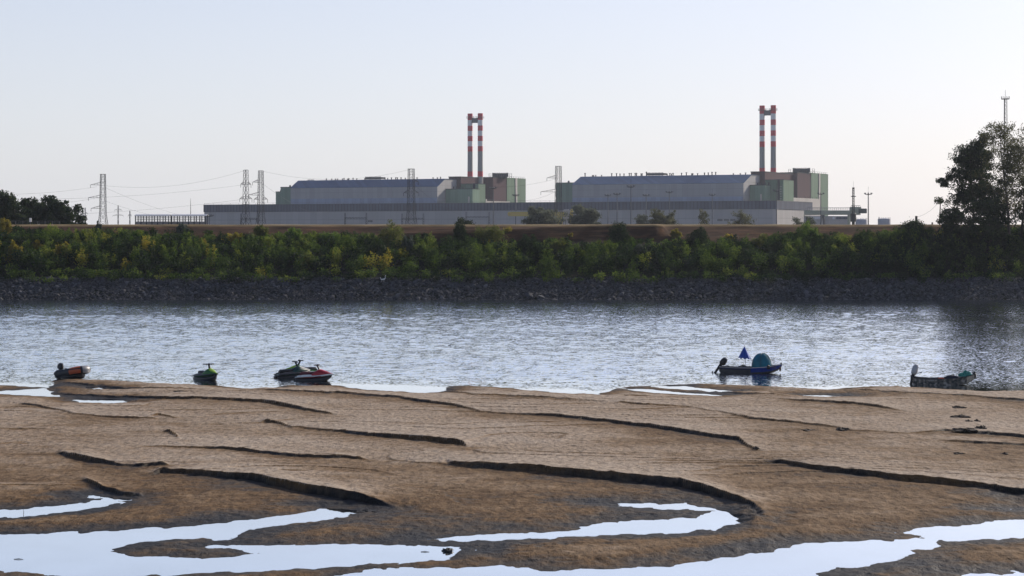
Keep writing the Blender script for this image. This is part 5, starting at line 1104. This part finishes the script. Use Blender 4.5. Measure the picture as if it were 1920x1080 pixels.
# inflatable dinghy
p = place(136, 711); zs = .06; r = empty("inflatable_boat", (p[0], p[1], zs), math.radians(-36)); tag(r, "black inflatable dinghy with orange bow patches, beached on the sand tip", "inflatable boat"); r.scale = (1.1, 1.1, 1.12)
path = []
for t in np.linspace(0, 1, 41):
    a = (t - .5) * 2; q = abs(a)
    if q > .45: x = .42 - (q - .45) / .55 * 1.72; y = .46
    else: th = q / .45 * math.pi / 2; x = .42 + .76 * math.cos(th) ** .8; y = .46 * math.sin(th) ** .75
    path.append(Vector((x, math.copysign(y, a) if q > 1e-6 else 0, (.30 + .34 * max(0, (x + .9) / 2.1) ** 1.2))))
rad = [.10 if i in (0, 40) else (.19 if i in (1, 39) else .275) for i in range(41)]
MB().tube(path, rad, 16).build("air_tube", M_rubber, r, smooth=True)
def patch(i0, i1, a0, a1, name, m_):
    """fabric patch or painted highlight wrapped over part of the tube's round side"""
    rings = []
    for i in range(i0, i1 + 1):
        t = (path[i + 1] - path[i - 1]).normalized(); out = Vector((t.y, -t.x, 0)).normalized(); up = Vector((0, 0, 1)); up = (up - t * up.dot(t)).normalized()
        if (path[i] + out * .1 - Vector((-.2, 0, path[i].z))).length < (path[i] - Vector((-.2, 0, path[i].z))).length: out = -out
        rings.append([path[i] + (out * math.cos(a) + up * math.sin(a)) * (rad[i] + q) for q in (.012, -.03) for a in (np.linspace(a0, a1, 8) if q > 0 else np.linspace(a1, a0, 8))])
    MB().loft(rings).build(name, m_, r, smooth=True)
for i0, i1 in ((11, 17), (23, 29)):
    patch(i0, i1, math.radians(42), math.radians(100), "orange_top_patch", M_orange); patch(i0, i1, math.radians(-38), math.radians(22), "orange_side_patch", mat("dull_orange_pvc", (.40, .085, .03), .6))
patch(18, 22, math.radians(-40), math.radians(85), "bow_highlight", mat("highlight_grey", (.24, .24, .24), .4))  # highlight on the bow, painted as a pale area of the tube
MB().box((-1.22, -.36, .10), (-1.16, .36, .52)).build("transom", M_wood, r, bevel=.01); MB().box((-1.2, -.38, .10), (.55, .38, .15)).build("floor", M_black, r); MB().body([(-1.25, .50, -.03, .26), (-.4, .62, -.03, .34), (.4, .58, -.03, .44), (.85, .38, .0, .52), (1.12, .14, .16, .56)], 16, 3).build("hull_bottom", M_black, r, smooth=True)
MB().box((-.45, -.42, .38), (-.22, .42, .42)).build("bench", M_wood, r)
for s in (-1, 1): MB().tube([(-1.0, s * .70, .30), (-.4, s * .71, .28), (.2, s * .71, .36)], .014, 6).build("grab_line", M_black, r)
outboard(r, -1.22, .46, math.radians(8), M_black, M_black, .78)
on_boat(lump("dark_bag", M_black, (0, 0, 0), .30, .24, .34, 21), r, "black bag heaped inside the inflatable dinghy", "bag", (-.02, .05, .50 - zs))
on_boat(MB().lathe([(.09, 0), (.10, .05), (.07, .24), (.10, .30), (.03, .34)], (0, 0, 0), 10).build("jerry_can", M_black, None), r, "small upright black can near the dinghy's stern", "can", (-.62, -.05, .42))

# ------------------------------------------------------------------ birds, clumps, rock
def bird(px, py, d, z, L_, col, label, head=1, cat="bird", legs=False, neck=.5):
    m = MB(); k = L_; m.body([(-.55 * k, .02 * k, .16 * k, .22 * k), (-.3 * k, .10 * k, .06 * k, .26 * k), (0, .17 * k, 0, .32 * k), (.22 * k, .13 * k, .06 * k, .34 * k), (.34 * k, .05 * k, .2 * k, .36 * k)], 10, 2.1)
    m.tube([(.26 * k, 0, .26 * k), (.36 * k, 0, (.3 + neck * .4) * k), (.34 * k, 0, (.34 + neck * .75) * k), (.44 * k, 0, (.36 + neck) * k), (.60 * k, 0, (.33 + neck) * k)], [.08 * k, .05 * k, .045 * k, .065 * k, .012 * k], 7)
    if legs: m.bar((.02 * k, .05 * k, .1 * k), (.03 * k, .05 * k, -.45 * k), .016 * k, 5).bar((.0, -.05 * k, .1 * k), (-.02 * k, -.05 * k, -.45 * k), .016 * k, 5)
    o = m.build("bird", col, None, smooth=True); o.location = (X(px, d), d, z); o.rotation_euler = (0, 0, 0 if head > 0 else math.pi); return tag(o, label, cat)
M_bw = mat("white_plumage", (.82, .82, .80), .8); M_bd = mat("dark_plumage", (.03, .028, .026), .8)
d = 369.9; zb_ = float(bank_z(np.array(X(718, d)), np.array(d)))
bird(716.2, 518, d, zb_ + .42, .62, M_bw, "white bird, lower of two standing at the top of the stone slope", -1, legs=True, neck=.35); bird(719.6, 517, d - .2, zb_ + .46, .72, M_bw, "white bird, taller of two standing at the top of the stone slope", 1, legs=True, neck=.75)
bird(843, 648, DW(648.5), -.03, .34, M_bd, "tiny dark bird swimming alone on the open water", 1); bird(1544.5, 717, DW(719), -.03, .22, M_bd, "tiny dark bird floating close to the sand edge", 1, neck=.9); bird(565, 671, DW(672), -.03, .22, M_bd, "tiny dark bird with upright neck behind the jet skis", 1, neck=1.0)
M_clump = mat("dark_mud_clump", (.075, .060, .047), .95, var=.45, scale=12, bump=1, bscale=16)
for px, py, wpx, hz_, lb in [(1797, 770, 26, .16, "flat dark debris clump on dry sand, the one nearest the mottled boat"), (1800, 789, 34, .22, "wide ragged debris clump in the middle of a group on dry sand"), (1816, 797, 12, .13, "tiny dark lump just below the wide ragged clump"), (1832, 796.5, 9, .16, "tiny round dark lump beside a tiny flat one"),
    (1579, 812, 22, .22, "dark mound standing on the thin sand step"), (1514, 812, 24, .13, "low flat dark clump lying apart on the sand"), (1797, 855, 20, .10, "small flat dark clump below the double sand step"), (1885, 856, 14, .15, "small upright dark clump toward the frame edge below the double step"),
    (1812, 817, 46, .20, "long dark debris heap on the upper of the double sand steps"), (1841, 812, 18, .22, "peaked dark clump at the end of the long debris heap"), (1417, 849, 10, .16, "dark lump where the long central sand step ends"), (337, 741.5, 22, .12, "small dark clump near the beached dinghy's sand tongue"), (181, 733, 16, .14, "dark clump on the sand step beside the narrow white pool")]:
    d = DW(py) * .995; o = lump("mud_clump", M_clump, (0, 0, 0), wpx / F * d / 2, .35 * wpx / F * d / 2 + .25, hz_ * .62, int(px), rough=.6, base=-.03); o.location = (X(px, d), d, sand_z(px, py)); tag(o, lb, "clump", "dark clumps of debris on the sand")
d = DW(1034); o = lump("rock", mat("wet_dark_rock", (.03, .028, .025), .5, var=.4, scale=10, bump=.8, bscale=12), (0, 0, 0), .17, .2, .10, 77, rough=.6); o.location = (X(840, d), d, -.01); tag(o, "dark rock breaking the surface of the middle foreground pool", "rock")
for px, py, L_, lb in [(35, 1049, 18, "thin dark twig floating in the broad pool in the corner"), (797, 1035, 16, "short twig floating next to the dark rock")]:
    d = DW(py); o = MB().tube([(-L_ / F * d / 2, 0, .01), (0, .03, .02), (L_ / F * d / 2, -.02, .008)], [.008, .014, .005], 6).build("twig", M_clump, None); o.location = (X(px, d), d, 0); tag(o, lb, "twig")
d = DW(965); o = MB().tube([(0, 0, -.1), (.01, 0, .12), (-.01, 0, .22)], [.012, .01, .005], 6).build("stick", M_clump); o.location = (X(44, d), d, 0); tag(o, "short stick poking out of the small pool at the sand edge", "stick")

# ------------------------------------------------------------------ haze
HAZE = 0.00005
hz = bpy.data.materials.new("haze_air"); hz.use_nodes = True; n = hz.node_tree
n.nodes.remove(n.nodes["Principled BSDF"]); pv = n.nodes.new("ShaderNodeVolumePrincipled"); pv.inputs["Color"].default_value = (.80, .88, 1, 1); pv.inputs["Density"].default_value = HAZE; pv.inputs["Anisotropy"].default_value = .35
n.links.new(pv.outputs[0], n.nodes["Material Output"].inputs["Volume"])
if HAZE > 0:
    o = MB().box((-4200, -160, -4), (4200, 5300, 135)).build("haze", hz); tag(o, "thin pale summer haze between the river and the plant", "haze", kind="stuff")
